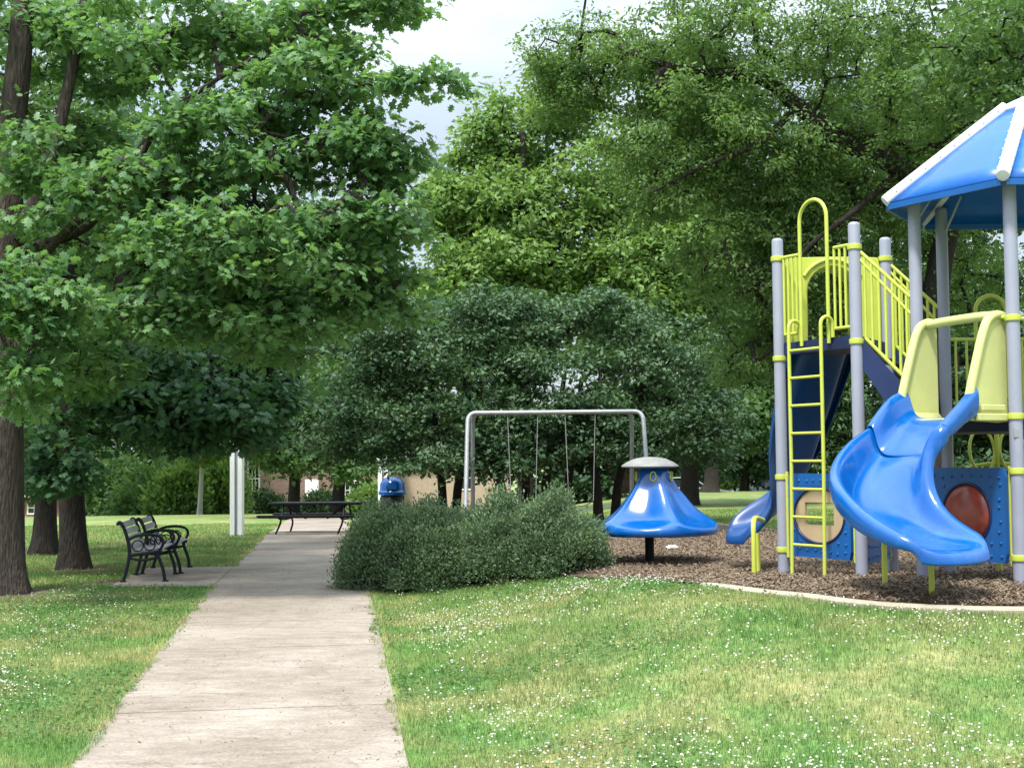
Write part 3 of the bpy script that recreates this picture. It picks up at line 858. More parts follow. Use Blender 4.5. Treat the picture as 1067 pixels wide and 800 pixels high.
# linden with larger leaves at the top right
b_ = G(1180, 520, 20)
tree('linden_tree', 'broad-leaved tree at the far right edge, its bright leaves over the blue roof', [
    [b_ - (0, 0, .1), W(1175, 300, 20), W(1165, 100, 20), W(1160, -60, 20)]], [(.22, .1)],
    [(1050, 30, 20, 60, 50, 1.2, 26), (1045, 110, 20.5, 45, 40, 1, 16), (1160, 60, 20, 90, 120, 1.6, 36), (980, 60, 20.5, 40, 40, .8, 9)],
    M['midleaf'], M['bark_dark'], 33, 60, .5, .12, T_FOLD, flat=.45, zmin=3)

# background trees, one by one
def bg(name, label, u, d, r0, ells, leafm, seed, per=120, clr=1.1, size=.24, tpl=T_FOLD, group='trees in the background', barkm=None, topv=None, **k):
    g = G(u, 500, d)
    vt = min(e[1] for e in ells) if topv is None else topv
    tree(name, label, [[g - (0, 0, .15), W(u + 2, 480, d), W(u - 3, (480 + vt) / 2, d), W(u, vt + 30, d)]], [(r0, r0 * .35)], ells, leafm, barkm or M['bark_dark'], seed, per, clr, size, tpl,
         tip=.02, maxr=.2, group=group, zmin=k.pop('zmin', 2.0), **k)
bg('ash_tree', 'bright yellow-green tree rising behind the crabapples below the open sky', 545, 45, .3,
   [(525, 260, 45, 70, 90, 2.3, 95), (600, 210, 46, 85, 110, 2.6, 100), (486, 190, 45, 32, 46, 1.1, 20), (655, 290, 45, 80, 65, 2.2, 70), (480, 290, 44.5, 45, 45, 1.5, 34), (465, 215, 45, 30, 46, 1.2, 20), (700, 240, 45.5, 70, 90, 2.2, 70), (500, 150, 45.5, 24, 40, 1.0, 14), (520, 140, 46, 40, 50, 1.4, 18), (580, 110, 47, 40, 50, 1.4, 22)], M['brightleaf'], 41, per=150, clr=.9, size=.20, hang=.2)
bg('shade_tree', 'tall tree with a stout straight trunk on the lawn behind the spinner', 717, 48, .36,
   [(725, 425, 47, 80, 36, 2.3, 44), (720, 330, 48, 100, 80, 3, 70), (790, 440, 47.5, 40, 30, 1.6, 16)], M['midleaf'], 42, zmin=3)
bg('maple_tree', 'dark round tree beyond the far road right of the stout trunk', 775, 68, .25, [(775, 455, 68, 55, 42, 3, 44), (760, 400, 68, 70, 50, 3, 34)], M['darkleaf'], 43, clr=1.3, size=.3, zmin=.3)
bg('pine_tree', 'pale young pine behind the stairs of the play tower', 878, 34, .12, [(878, 470, 34, 26, 20, .8, 26), (878, 430, 34, 18, 30, .6, 22), (878, 385, 34, 9, 25, .3, 10)], M['pineleaf'], 44, per=160, clr=.42, size=.16, tpl=T_NARROW, zmin=.3)
bg('maple_tree', 'dense dark tree in the background behind the slide tower', 1000, 46, .3, [(960, 400, 46, 120, 80, 3, 90), (1060, 420, 45, 90, 80, 3, 60), (900, 330, 48, 120, 90, 3, 70), (860, 440, 50, 40, 40, 2, 22), (1000, 490, 44, 100, 25, 2, 34)], M['darkleaf'], 45, zmin=.5)
bg('shade_tree', 'leafy tree in the background left of the picnic table, crown over the lawn', 305, 52, .24, [(310, 430, 52, 60, 40, 2.2, 46), (350, 380, 53, 70, 60, 2.6, 50), (270, 440, 51, 45, 38, 2, 30), (390, 330, 54, 60, 50, 2.4, 34), (330, 470, 51, 50, 18, 1.6, 24), (370, 482, 51, 34, 14, 1.4, 16), (285, 478, 51, 24, 14, 1.2, 12)], M['midleaf'], 46, per=110, clr=.9, size=.22, zmin=2.2)
bg('shade_tree', 'leafy tree beside the building with its trunk right of the picnic table', 352, 62, .3, [(370, 455, 62, 50, 30, 2.4, 36), (420, 420, 62, 60, 50, 3, 40), (340, 400, 63, 70, 60, 3, 36)], M['midleaf'], 47, clr=1.1, size=.26, zmin=2.2)
bg('birch_tree', 'slender white-barked tree on the far lawn left of the white post', 208, 66, .12, [(205, 455, 66, 34, 36, 1.6, 22), (225, 420, 66, 40, 40, 2, 22)], M['brightleaf'], 48, clr=.9, size=.24, barkm=M['birch'], zmin=2.5)
bg('tall_tree', 'tall tree far behind the oak at upper left', 10, 60, .35, [(120, 250, 60, 150, 140, 5, 90), (300, 300, 60, 110, 90, 5, 60), (40, 400, 60, 90, 80, 4, 36), (220, 420, 62, 80, 50, 4, 34), (60, 80, 62, 150, 100, 5, 50)], M['midleaf'], 49, clr=1.5, size=.36)
bg('tall_tree', 'tall tree far behind the right-hand part of the crabapple grove', 640, 85, .4, [(640, 330, 85, 120, 80, 6, 60), (500, 350, 88, 110, 60, 6, 50), (780, 300, 80, 130, 110, 6, 70)], M['midleaf'], 50, clr=1.8, size=.42)
bg('tall_tree', 'tall tree far behind the left-hand part of the crabapple grove', 430, 90, .4, [(430, 370, 90, 90, 60, 6, 56), (330, 360, 90, 100, 80, 6, 50)], M['midleaf'], 51, clr=1.8, size=.42)
bg('tall_tree', 'tall dark tree far behind the middle of the big locust', 740, 64, .4, [(720, 170, 64, 100, 130, 4, 60), (820, 230, 64, 110, 110, 4, 60), (920, 130, 66, 90, 120, 4, 50), (1010, 110, 66, 70, 110, 4, 40)], M['darkleaf'], 56, clr=1.5, size=.38)
bg('tall_tree', 'tall dark tree far behind the locust at the right edge', 1000, 70, .4, [(960, 230, 70, 150, 180, 6, 100), (1060, 380, 70, 100, 120, 5, 60), (820, 380, 72, 90, 70, 4, 44)], M['darkleaf'], 52, clr=1.6, size=.4)

bg('maple_tree', 'low dark maple across the far lawn behind the middle of the swing set', 575, 60, .2, [(575, 470, 60, 70, 32, 2.5, 60), (520, 440, 62, 60, 40, 2.5, 36), (640, 450, 60, 60, 45, 2.5, 50), (600, 505, 59, 60, 14, 1.5, 26)], M['darkleaf'], 53, clr=1.1, size=.26, zmin=.3)
bg('maple_tree', 'broad green tree beyond the far lawn at the left edge', -20, 78, .3, [(0, 450, 78, 90, 60, 4, 70), (110, 430, 79, 80, 70, 4, 60), (200, 440, 80, 70, 60, 4, 40), (60, 490, 78, 110, 26, 3, 46), (200, 490, 80, 60, 24, 3, 26)], M['midleaf'], 54, clr=1.5, size=.34, zmin=.3)
bg('maple_tree', 'dark green tree beyond the road at the right edge of the view', 930, 84, .3, [(900, 450, 84, 130, 50, 4, 70), (1040, 430, 84, 80, 70, 4, 40), (690, 440, 88, 90, 50, 4, 50)], M['darkleaf'], 55, clr=1.6, size=.36, zmin=.3)

# shrubs
def shrub(name, label, c, rad, seed, leafm, n, size, group, tpl=T_NARROW, upright=.8, clump=.18, nc=70, stems=9):
    r_ = np.random.default_rng(seed)
    z = float(ground(c[0], c[1]))
    root = thing(name, label, 'shrub', (c[0], c[1], z), group)
    q = r_.normal(size=(nc, 3)); q /= np.linalg.norm(q, axis=1, keepdims=True); q[:, 2] = np.abs(q[:, 2]) * 1.15 - .12
    q *= (r_.uniform(.55, 1.02, nc))[:, None]
    C = np.array((c[0], c[1], z + rad[2] * .12)) + q * np.array(rad) * np.array((1, 1, .9))
    C[:, 2] = np.maximum(C[:, 2], z + .10)
    per = n // nc
    k = np.repeat(np.arange(nc), per)
    off = np.clip(r_.normal(0, 1, (nc * per, 3)), -1.7, 1.7) * clump
    outw = (C - np.array((c[0], c[1], z + rad[2] * .2))); outw /= np.linalg.norm(outw, axis=1, keepdims=True)
    pos = C[k] + off + outw[k] * (r_.random(nc * per) ** 2 * clump * 1.3)[:, None]
    pos[:, 2] = np.maximum(pos[:, 2], z + .03)
    axv = outw[k] * .6 + np.array((0, 0, upright)) + r_.normal(0, .45, (nc * per, 3))
    nr = r_.normal(0, 1, (nc * per, 3)) + (0, -.3, .6)
    cl = r_.normal(.5, .16, nc)
    rn = np.clip(cl[k] + r_.normal(0, .2, nc * per) + off[:, 2] / clump * .08, 0, 1)
    link('foliage', leaves(pos, axv, nr, size * r_.uniform(.6, 1.4, nc * per), tpl, rn), leafm, root)
    st = MB()
    for i in range(stems):
        e = C[r_.integers(nc)]
        b0 = np.array((c[0], c[1], z - .02)) + np.append(r_.normal(0, .1, 2) * rad[0], 0)
        st.tube([b0, b0 * .5 + e * .5 + r_.normal(0, .05, 3), e], [.012, .008, .004], 5)
    st.build('stems', M['twig'], root, smooth=True)
    return root
hg = 'feathery shrubs in the bed beside the path'
for i, (u, d, rx, h, lab) in enumerate([(400, 18.3, .54, 1.10, 'feathery grey-green shrub beside the path, leftmost of the bushes in the bed'), (456, 17.9, .58, 1.10, 'feathery grey-green shrub second from the path in the bush bed'),
                                        (522, 17.6, .58, 1.08, 'feathery grey-green shrub second from the wood-chip end of the bush bed'), (580, 17.2, .50, 1.0, 'feathery grey-green shrub at the wood-chip end of the bush bed')]):
    g = G(u, 560, d)
    shrub('feathery_shrub', lab, (g[0], g[1]), (rx, .62, h * .86), 60 + i, M['bushleaf'], 44000, .042, hg, tpl=T_LEAFLET, upright=.55, nc=130, clump=.09, stems=24)
for i, (u, v, d, rx, h, lab, mm) in enumerate([
    (277, 530, 74, .8, .95, 'round clipped shrub under the brick building window', 'yewleaf'), (255, 533, 74, .8, .55, 'low bluish shrub left of the clipped one at the brick building', 'bushleaf'),
    (338, 530, 74, 1.1, .9, 'round green shrub in front of the brick building door', 'yewleaf'), (165, 510, 70, 2.4, 3.0, 'wide green shrub behind the benches on the far lawn', 'midleaf'),
    (228, 515, 70, 1.1, 2.6, 'bright yellow-green shrub right of the white-barked tree', 'brightleaf'), (120, 515, 72, 1.6, 2.6, 'bright green shrub left of the wide one on the far lawn', 'midleaf'),
    (187, 520, 68, 1.0, 2.0, 'small bright shrub just left of the white-barked tree', 'brightleaf'), (742, 505, 82, 2.5, 2.4, 'dark shrub across the road by the white car', 'darkleaf'),
    (805, 500, 82, 2.2, 2.6, 'dark shrub across the road behind the silver car', 'darkleaf'), (770, 505, 80.5, 1.2, 1.2, 'small light green shrub across the road between the dark ones', 'brightleaf'),
    (385, 530, 72, 1.0, 1.3, 'yellow-green shrub at the right corner of the brick building', 'brightleaf')]):
    g = G(u, v, d)
    shrub('garden_shrub', lab, (g[0], g[1]), (rx, rx * .8, h), 80 + i, M[mm], 6000, .24 if h > 1.5 else .16, 'shrubs at the far edge of the park', T_FOLD, .3, .34 if h > 1.5 else .22, nc=46, stems=4)

# ------------------------------------------------------------------ buildings
def building(name, label, x0, x1, y0, y1, zb, h, wallm, roofm, wins, door=None, corner=True, roof_h=2.2):
    root = thing(name, label, 'building', ((x0 + x1) / 2, y0, zb))
    MB().box(x0, x1, y0, y1, zb - .5, zb + h).build('wall', wallm, root)
    r_ = MB(); ym = (y0 + y1) / 2
    for s, (ya, yb) in ((0, (y0 - .5, ym)), (1, (ym, y1 + .5))):
        za, zb2 = (zb + h + .02, zb + h + roof_h) if s == 0 else (zb + h + roof_h, zb + h + .02)
        r_.loft([[(x, ya, za), (x, yb, zb2), (x, yb, zb2 + .15), (x, ya, za + .15)] for x in (x0 - .5, x1 + .5)])
    r_.build('roof', roofm, root)
    MB().box(x0 - .5, x1 + .5, y0 - .53, y0 - .503, zb + h - .12, zb + h + .16).build('fascia', M['trim'], root)
    for (xa, xb, za, zc, nx_, nz_) in wins:
        f = MB(); t = .09; yf = y0 - .05
        f.box(xa - t, xa, yf, y0 + .02, za - t, zc + t); f.box(xb, xb + t, yf, y0 + .02, za - t, zc + t)
        f.box(xa, xb, yf, y0 + .02, za - t, za); f.box(xa, xb, yf, y0 + .02, zc, zc + t); f.box(xa, xb, yf + .002, y0 + .018, (za + zc) / 2 - .035, (za + zc) / 2 + .035)
        for i in range(1, nx_):
            xx = xa + (xb - xa) * i / nx_; f.box(xx - .018, xx + .018, yf + .012, y0 + .01, za, zc)
        for i in range(1, nz_):
            zz = za + (zc - za) * i / nz_
            if abs(zz - (za + zc) / 2) > .05: f.box(xa, xb, yf + .014, y0 + .012, zz - .018, zz + .018)
        wf = f.build('window', M['trim'], root)
        MB().box(xa, xb, y0 - .014, y0 - .004, za, zc).build('pane', M['glass'], wf)
    if door:
        xa, xb, hh = door
        d_ = MB().box(xa, xb, y0 - .06, y0 - .004, zb, zb + hh); d_ = d_.build('door', M['white'], root)
        MB().lathe([(.0, 0), (.04, 0), (.04, .05), (0, .05)], (xb - .12, y0 - .09, zb + 1.0), 8).build('handle', M['black'], d_)
    if corner:
        for xx in (x0, x1):
            MB().box(xx - .12, xx + .12, y0 - .12, y0 - .003, zb - .3, zb + h).build('corner_board', M['trim'], root)
    return root
def X80(u, d): return float(W(u, 500, d)[0])
zb = -1.7
building('brick_building', 'brown brick building with white windows behind the picnic table', X80(222, 80), X80(396, 80), 80, 90, zb, 4.2, M['brick'], M['roofing'],
         [(X80(259.5, 80), X80(269.5, 80), .0 - .75, 2.1, 3, 4), (X80(355, 80), X80(374, 80), -.6, 1.6, 4, 4), (X80(232, 80), X80(242, 80), -.75, 2.1, 3, 4)], (X80(318, 80), X80(332, 80), 2.3))
building('tan_building', 'long tan walled building behind the crabapple trunks', X80(402, 84), X80(532, 84), 84, 92, -1.3, 3.2, M['tanwall'], M['roofing'], [(X80(480, 84), X80(492, 84), -.1, 1.2, 2, 2)], None, False)
building('red_building', 'low red brick building at the far left edge of the lawn', X80(-40, 92), X80(152, 92), 92, 99, -2.6, 2.2, M['redbrick'], M['roofing'], [(X80(112, 92), X80(124, 92), -1.6, -.9, 2, 1), (X80(30, 92), X80(42, 92), -1.6, -.9, 2, 1)], None, True, 1.4)
building('dark_brick_building', 'dark red brick building behind the stout tree trunk across the road', X80(640, 92), X80(735, 92), 92, 102, -1.0, 4.4, M['darkbrick'], M['roofing'], [(X80(690, 92), X80(700, 92), 0, 1.6, 2, 3), (X80(716, 92), X80(726, 92), 0, 1.6, 2, 3)], None, True)

# ------------------------------------------------------------------ cars on the far road
def car(label, x, y, rz, paint):
    z = float(ground(x, y)) + .03
    root = thing('parked_car', label, 'car', (x, y, z), 'cars parked beyond the lawn')
    ca, sa = math.cos(rz), math.sin(rz)
    tr_ = lambda p: (x + p[0] * ca - p[1] * sa, y + p[0] * sa + p[1] * ca, z + p[2])
    def body(prof, w0, w1, zt):
        rs = []
        for yy, kx in ((-w0, .97), (-w0 * .93, 1), (w0 * .93, 1), (w0, .97)):
            rs.append([tr_((px_ * kx, yy * (1 if pz_ < zt else w1), pz_)) for px_, pz_ in prof])
        m = MB(); m.loft(rs); return m
    body([(-2.2, .30), (2.2, .28), (2.25, .55), (2.1, .72), (1.05, .90), (-1.6, .95), (-2.15, .90), (-2.25, .6)], .88, 1, 9).build('body', paint, root, smooth=True, bevel=.05)
    body([(-1.75, .935), (1.0, .90), (.25, 1.40), (-.2, 1.46), (-1.0, 1.42)], .80, .80, 1.2).build('window', M['glass'], root, smooth=True)
    pl = body([(.30, 1.405), (-.2, 1.475), (-1.05, 1.435), (-1.0, 1.40), (-.2, 1.44), (.28, 1.38)], .70, 1, 9)
    for sy in (-.66, .66):
        for a_, b_2 in (((1.0, .9), (.28, 1.40)), ((-.35, .93), (-.35, 1.45)), ((-1.72, .93), (-1.02, 1.42))):
            pl.tube([tr_((a_[0], sy * 1.215, a_[1])), tr_((b_2[0], sy * .99, b_2[1]))], .035, 6)
    pl.build('roof', paint, root)
    for sx in (-1.35, 1.35):
        for sy in (-.80, .80):
            c = np.array(tr_((sx, sy, .31))); ay = np.array((-sa, ca, 0)); ax = np.array((ca, sa, 0)); th = np.linspace(0, 2 * np.pi, 18, endpoint=False)
            rg = lambda r, k: [c + ay * k + r * (math.cos(t_) * ax + math.sin(t_) * np.array((0, 0, 1))) for t_ in th]
            wh = MB().loft([rg(.2, -.1), rg(.31, -.1), rg(.32, 0), rg(.31, .1), rg(.2, .1)]).build('wheel', M['rubber'], root, smooth=True)
            MB().loft([rg(.19, -.105), rg(.19, .105)]).build('rim', M['galv'], wh)
    return root
car('white car parked beyond the lawn behind the stout tree trunk', X80(716, 75.5), 75.5, R(0), M['carwhite'])
car('silver car with dark windows beyond the lawn left of the play tower', X80(800, 75.5), 75.5, R(180), M['carsilver'])

# ------------------------------------------------------------------ benches
def make_bench():
    root = thing('park_bench', 'black iron park bench with grey slats, the nearer of the two beside the path', 'bench', (0, 0, 0), 'benches beside the path')
    LN = 1.28
    for yy in (0, LN):
        f = MB()
        def bar(pts, r=.022, n=6):
            p = smooth_path(pts, n); q = np.column_stack([p[:, 0], np.full(len(p), yy), p[:, 1]])
            f.tube(q, r, 8)
        bar([(.0, 0), (.045, .16), (.085, .36), (.075, .52), (.035, .68), (-.01, .79), (-.045, .825), (-.07, .81), (-.068, .785)], .024)
        bar([(.57, 0), (.545, .16), (.49, .32), (.47, .40)], .024)
        bar([(.085, .37), (.25, .385), (.40, .40), (.49, .415), (.53, .40)], .024)
        bar([(.06, .58), (.18, .635), (.36, .65), (.50, .62), (.545, .55), (.52, .47), (.47, .41)], .020)
        bar([(.09, .33), (.27, .30), (.49, .34)], .018)
        for c_ in ((.20, .50, .075), (.36, .51, .075)):
            t_ = np.linspace(0, 2 * np.pi, 18); f.tube(np.column_stack([c_[0] + c_[2] * np.cos(t_), np.full(18, yy), c_[1] + c_[2] * np.sin(t_)]), .010, 6)
        for fx in (0, .57):
            f.box(fx - .035, fx + .045, yy - .03, yy + .03, 0, .022)
        f.build('frame', M['cast'], root, smooth=True)
    for k in range(5):
        xx = .12 + k * .092; zz = .425 - .012 * math.sin(k / 4 * math.pi) + .006 * k
        MB().obox((xx, LN / 2, zz), (1, 0, 0), (0, 0, 1), (0, 1, 0), .039, .016, LN / 2 - .03, .006).build('seat_slat', M['slat'], root)
    for k in range(4):
        t = k / 3; xx = .105 - .115 * t - .02 * t * t; zz = .50 + .285 * t
        nn = np.array((.94, 0, .28 + .15 * t)); nn /= np.linalg.norm(nn); up = np.array((-nn[2], 0, nn[0]))
        MB().obox((xx, LN / 2, zz), nn, up, (0, 1, 0), .016, .041, LN / 2 - .03, .006).build('back_slat', M['slat'], root)
    return root
bench = make_bench()
bench2 = copy_tree(bench)
bench2['label'] = 'black iron park bench with grey slats, the farther of the two beside the path'
for b_, (u, d) in ((bench, (128, 19.35)), (bench2, (147.5, 20.85))):
    g = G(u, 600, d)
    b_.location = (g[0], g[1], float(ground(g[0] + .3, g[1] + .6)) + .022)
    b_.rotation_euler = (0, 0, math.atan(.128))

# ------------------------------------------------------------------ picnic tables, bin, shelter posts
def make_table():
    root = thing('picnic_table', 'black steel picnic table standing on the concrete at the end of the path', 'picnic table', (0, 0, 0))
    def slab(n_, y0_, y1_, z0_, hl):
        m = MB()
        m.obox((0, (y0_ + y1_) / 2, z0_), (1, 0, 0), (0, 1, 0), (0, 0, 1), hl, (y1_ - y0_) / 2, .018, .05)
        m.obox((0, (y0_ + y1_) / 2, z0_ - .032), (1, 0, 0), (0, 1, 0), (0, 0, 1), hl - .03, (y1_ - y0_) / 2 - .03, .014)
        m.build(n_, M['black'], root)
    slab('tabletop', -.38, .38, .72, 1.12); slab('seat', -.84, -.56, .43, 1.27); slab('seat', .56, .84, .43, 1.27)
    for sx in (-.75, .75):
        f = MB()
        f.tube(smooth_path([(sx, -.70, .41), (sx, -.62, .36), (sx, 0, .33), (sx, .62, .36), (sx, .70, .41)], 5), .022, 8)
        for sy in (-1, 1):
            f.tube(smooth_path([(sx - .08, sy * .70, .0), (sx, sy * .60, .22), (sx, sy * .48, .36), (sx, sy * .32, .58), (sx, sy * .25, .72)], 5), .024, 8)
            f.tube([(sx, sy * .25, .70), (sx * .35, sy * .05, .34)], .014, 6)
        f.build('leg', M['black'], root, smooth=True)
    return root
t1 = make_table()
for t_, (u, d, rz) in ((t1, (330, 33.8, -.10)),):
    g = G(u, 550, d); t_.location = (g[0], g[1], g[2] + .02); t_.rotation_euler = (0, 0, rz)

g = G(409, 550, 33.5)
bn = thing('litter_bin', 'dark litter bin with a bright blue dome lid behind the bushes', 'litter bin', tuple(g))
MB().lathe([(.02, 0), (.27, 0), (.28, .05), (.29, .85), (.27, .88), (.02, .88)], g, 28).build('bin_body', M['bin'], bn, smooth=True)
d_ = MB(); d_.lathe([(.02, .89), (.33, .89), (.335, .96), (.31, .98), (.30, 1.02), (.29, 1.16), (.24, 1.25), (.14, 1.31), (.02, 1.33)], g, 28); d_.build('dome_lid', M['blue'], bn, smooth=True)
MB().box(g[0] - .12, g[0] + .12, g[1] - .325, g[1] - .25, g[2] + 1.03, g[2] + 1.13).build('flap', M['panel_blue'], bn)

for (u, d, hw, h, lab) in ((247, 32.8, .145, 3.2, 'tall white boxed post on the lawn left of the picnic table'), (400, 37, .14, 1.75, 'pale post standing behind the litter bin')):
    g = G(u, 550, d)
    p_ = thing('shelter_post', lab, 'post', tuple(g), 'white shelter posts')
    m = MB(); m.obox(g + (0, 0, h / 2 + .05), (1, 0, 0), (0, 1, 0), (0, 0, 1), hw * .55, hw * .55, h / 2); m.build('core', M['post'], p_)
    for s in (-1, 1):
        MB().obox(g + (s * hw * .62, 0, h / 2), (1, 0, 0), (0, 1, 0), (0, 0, 1), hw * .38, hw * .9, h / 2 + .02, .01).build('board', M['white'], p_)
    MB().obox(g + (0, 0, h + .09), (1, 0, 0), (0, 1, 0), (0, 0, 1), hw * 1.2, hw * 1.1, .05).build('top_plate', M['white'], p_)

# ------------------------------------------------------------------ swing set
sw = np.array((.9, 29, .0)); sw[2] = float(ground(.9, 29))
ss = thing('swing_set', 'grey steel pipe swing frame behind the bushes', 'swing set', tuple(sw))
xl_, xr_, zt = -.93, 2.72, 2.62
MB().tube([(xl_ + .12, 29, zt), (xr_ - .12, 29, zt)], .048, 14).build('top_beam', M['galv'], ss, smooth=True)
for s, xx in ((1, xl_), (-1, xr_)):
    for sy in (-1, 1):
        ye = 29 + sy * 1.0; xo = xx; xx = xx + ((.10 if s > 0 else -.22) if sy > 0 else 0)
        p = smooth_path([(xx + s * .24, 29, zt), (xx + s * .10, 29 + sy * .02, zt - .015), (xx + s * .02, 29 + sy * .08, zt - .10), (xx, 29 + sy * .16, zt - .28), (xx - s * .02, 29 + sy * .55, zt - 1.3), (xx - s * .04, ye, float(ground(xx, ye)) - .05)], 7)
        MB().tube(p, .046, 12).build('leg', M['galv'], ss, smooth=True); xx = xo
for k, (ua, ub) in enumerate(((529.5, 561), (589.5, 621))):
    xa, xb = X80(ua, 29), X80(ub, 29); zs = float(ground(xa, 29)) + .55
    sg = thing('swing', ('belt swing hanging on two chains, left one on the frame', 'belt swing hanging on two chains, right one on the frame')[k], 'swing', ((xa + xb) / 2, 29, zs), 'swings hanging from the frame')
    for xx, xi in ((xa, xa + .06), (xb, xb - .06)):
        m = MB(); zz = np.linspace(zt - .05, zs + .03, 70)
        xs = np.linspace(xx, xi, 70); 
        m.tube(np.column_stack([xs, np.full(70, 29.0), zz]), np.where(np.arange(70) % 2, .011, .0065), 6)
        m.build('chain', M['chain'], sg)
    m = MB(); t_ = np.linspace(0, 1, 12)
    m.loft([[(xa + .06 + (xb - xa - .12) * t, 29 + a_, zs + .03 - .12 * math.sin(math.pi * t) + b2_) for a_, b2_ in ((-.07, 0), (.07, 0), (.07, .012), (-.07, .012))] for t in t_])
    m.build('seat', M['black'], sg, smooth=True)

# ------------------------------------------------------------------ spinner
g = G(677, 585, 17.8)
sp = thing('spinner', 'blue cone shaped spinner ride with grey dome cap on a black post', 'playground ride', tuple(g))
MB().lathe([(.02, -.1), (.058, -.1), (.058, .42), (.02, .42)], g, 16).build('post', M['black'], sp, smooth=True)
tl = .06
prof = [(.02, .40), (.50, .385), (.68, .375), (.735, .385), (.755, .42), (.755, .47), (.74, .515), (.71, .545), (.66, .58), (.60, .63), (.52, .70), (.44, .79), (.365, .89), (.30, .99), (.245, 1.09), (.20, 1.17), (.19, 1.23), (.02, 1.24)]
seg = 60; rings_ = []
for r, z in prof:
    rg = []
    for i in range(seg):
        th = 2 * math.pi * i / seg
        lob = 1 - abs(math.sin(2.5 * (th - R(286)))) ** .8
        a_ = .24 * float(sstep(.50, .60, z)) * (1 - float(sstep(.95, 1.2, z)))
        zz = z + .05 * float(sstep(.46, .53, z)) * (1 - float(sstep(.56, .75, z))) * (lob - .5)
        rr_ = r * (1 + .07 * (z < .9)) * (1 - a_ * (1 - lob) ** 1.3) * (1 + .03 * (lob - .5) * (z < .58))
        rg.append((g[0] + .07 + rr_ * math.cos(th) - .06 * (1.2 - z) * .0, g[1] + rr_ * math.sin(th), g[2] + zz))
    rings_.append(rg)
sb = MB(); sb.loft(rings_); sb.build('cone', M['blue'], sp, smooth=True, sub=1)
MB().lathe([(.02, 1.20), (.10, 1.21), (.34, 1.235), (.365, 1.245), (.36, 1.262), (.30, 1.30), (.20, 1.345), (.09, 1.365), (.02, 1.367)], (g[0] + .0 + .02, g[1], g[2]), 32).build('dome_cap', M['cap'], sp, smooth=True)
for k in range(5):
    th = 2 * math.pi * k / 5 + R(262)
    c = np.array((g[0] + .07 + .235 * math.cos(th), g[1] + .235 * math.sin(th), g[2] + 1.12)); tx = np.array((-math.sin(th), math.cos(th), 0)); t_ = np.linspace(0, 2 * np.pi, 20)
    m = MB(); m.tube(c + np.cos(t_)[:, None] * tx * .036 + np.sin(t_)[:, None] * np.array((0, 0, .058)), .009, 8); m.build('hand_grip', M['yellow'], sp, smooth=True)

g = G(700, 573, 20.2)
m = MB(); r_ = np.random.default_rng(4)
m.loft([[g + (.085 * q * math.cos(t) * (1 + r_.normal(0, .12)), .06 * q * math.sin(t) * (1 + r_.normal(0, .12)), .04 + h_) for t in np.linspace(0, 2 * np.pi, 12, endpoint=False)] for q, h_ in ((.5, 0), (1, .012), (.9, .035), (.5, .055), (.1, .058))])
tag(m.build('paper_scrap', M['white'], None), 'small crumpled white scrap lying on the wood chips near the spinner', 'litter')

# ------------------------------------------------------------------ playground structure
pg0 = (4.3, 14.2, float(ground(4.3, 14.2)))
pg = thing('playground_structure', 'grey, blue and yellow-green play tower with slides, ladder and blue hexagonal roof', 'playground', pg0)
S = 1.22
HC = np.array((5.4, 14.3))
hexv = [HC + S * np.array((math.cos(R(a_)), math.sin(R(a_)))) for a_ in (180, 120, 60, 0, 300, 240)]   # A B C D E F
qa, qb, qc, qd, qe, qf = hexv
P2 = np.array((3.63, 14.60)); P3 = P2 + S * np.array((.5, .866)); P1 = P2 + S * np.array((-.5, .866))
ZA, ZB, ZTOP, ZR = 2.93, 1.98, 4.12, 4.26
def gzz(p): return float(ground(p[0], p[1]))
def v3(p, z): return np.array((p[0], p[1], z))
def post(p, ztop, clamps, cap=True):
    z0_ = gzz(p) - .05
    pr = [(.01, z0_), (.0635, z0_), (.0635, ztop - .035), (.058, ztop - .012), (.04, ztop), (.01, ztop + .004)]
    o = MB().lathe(pr, (p[0], p[1], 0), 22).build('post', M['post'], pg, smooth=True)
    for z in clamps:
        MB().lathe([(.0645, z - .03), (.076, z - .027), (.079, z), (.076, z + .027), (.0645, z + .03)], (p[0], p[1], 0), 20, cap=False).build('clamp', M['yellow'], o, smooth=True)
    return o
post(P1, ZTOP, (3.89, 2.76, 1.43, .62)); post(P2, ZTOP, (3.86, 2.86)); post(P3, ZTOP, (3.88,))
for p in hexv:
    pp = post(p, 4.40, (2.96, 2.02, 1.50, .68) if p is qf else (2.02,))
    if p is qf:
        MB().obox(v3(p, 1.86) + np.array((-.02, -.0645, 0)), (1, 0, 0), (0, 1, 0), (0, 0, 1), .026, .003, .04).build('sticker', M['galv'], pp)

# decks
m = MB(); tri = [P1, P2, P3]
m.loft([[v3(p + (sum(tri) / 3 - p) * .03, z) for p in tri] for z in (ZA - .13, ZA)]); m.build('deck', M['deck'], pg)
m = MB(); m.loft([[v3(HC + (p - HC) * .97, z) for p in hexv[::-1]] for z in (ZB - .10, ZB)]); m.build('deck', M['deck'], pg)

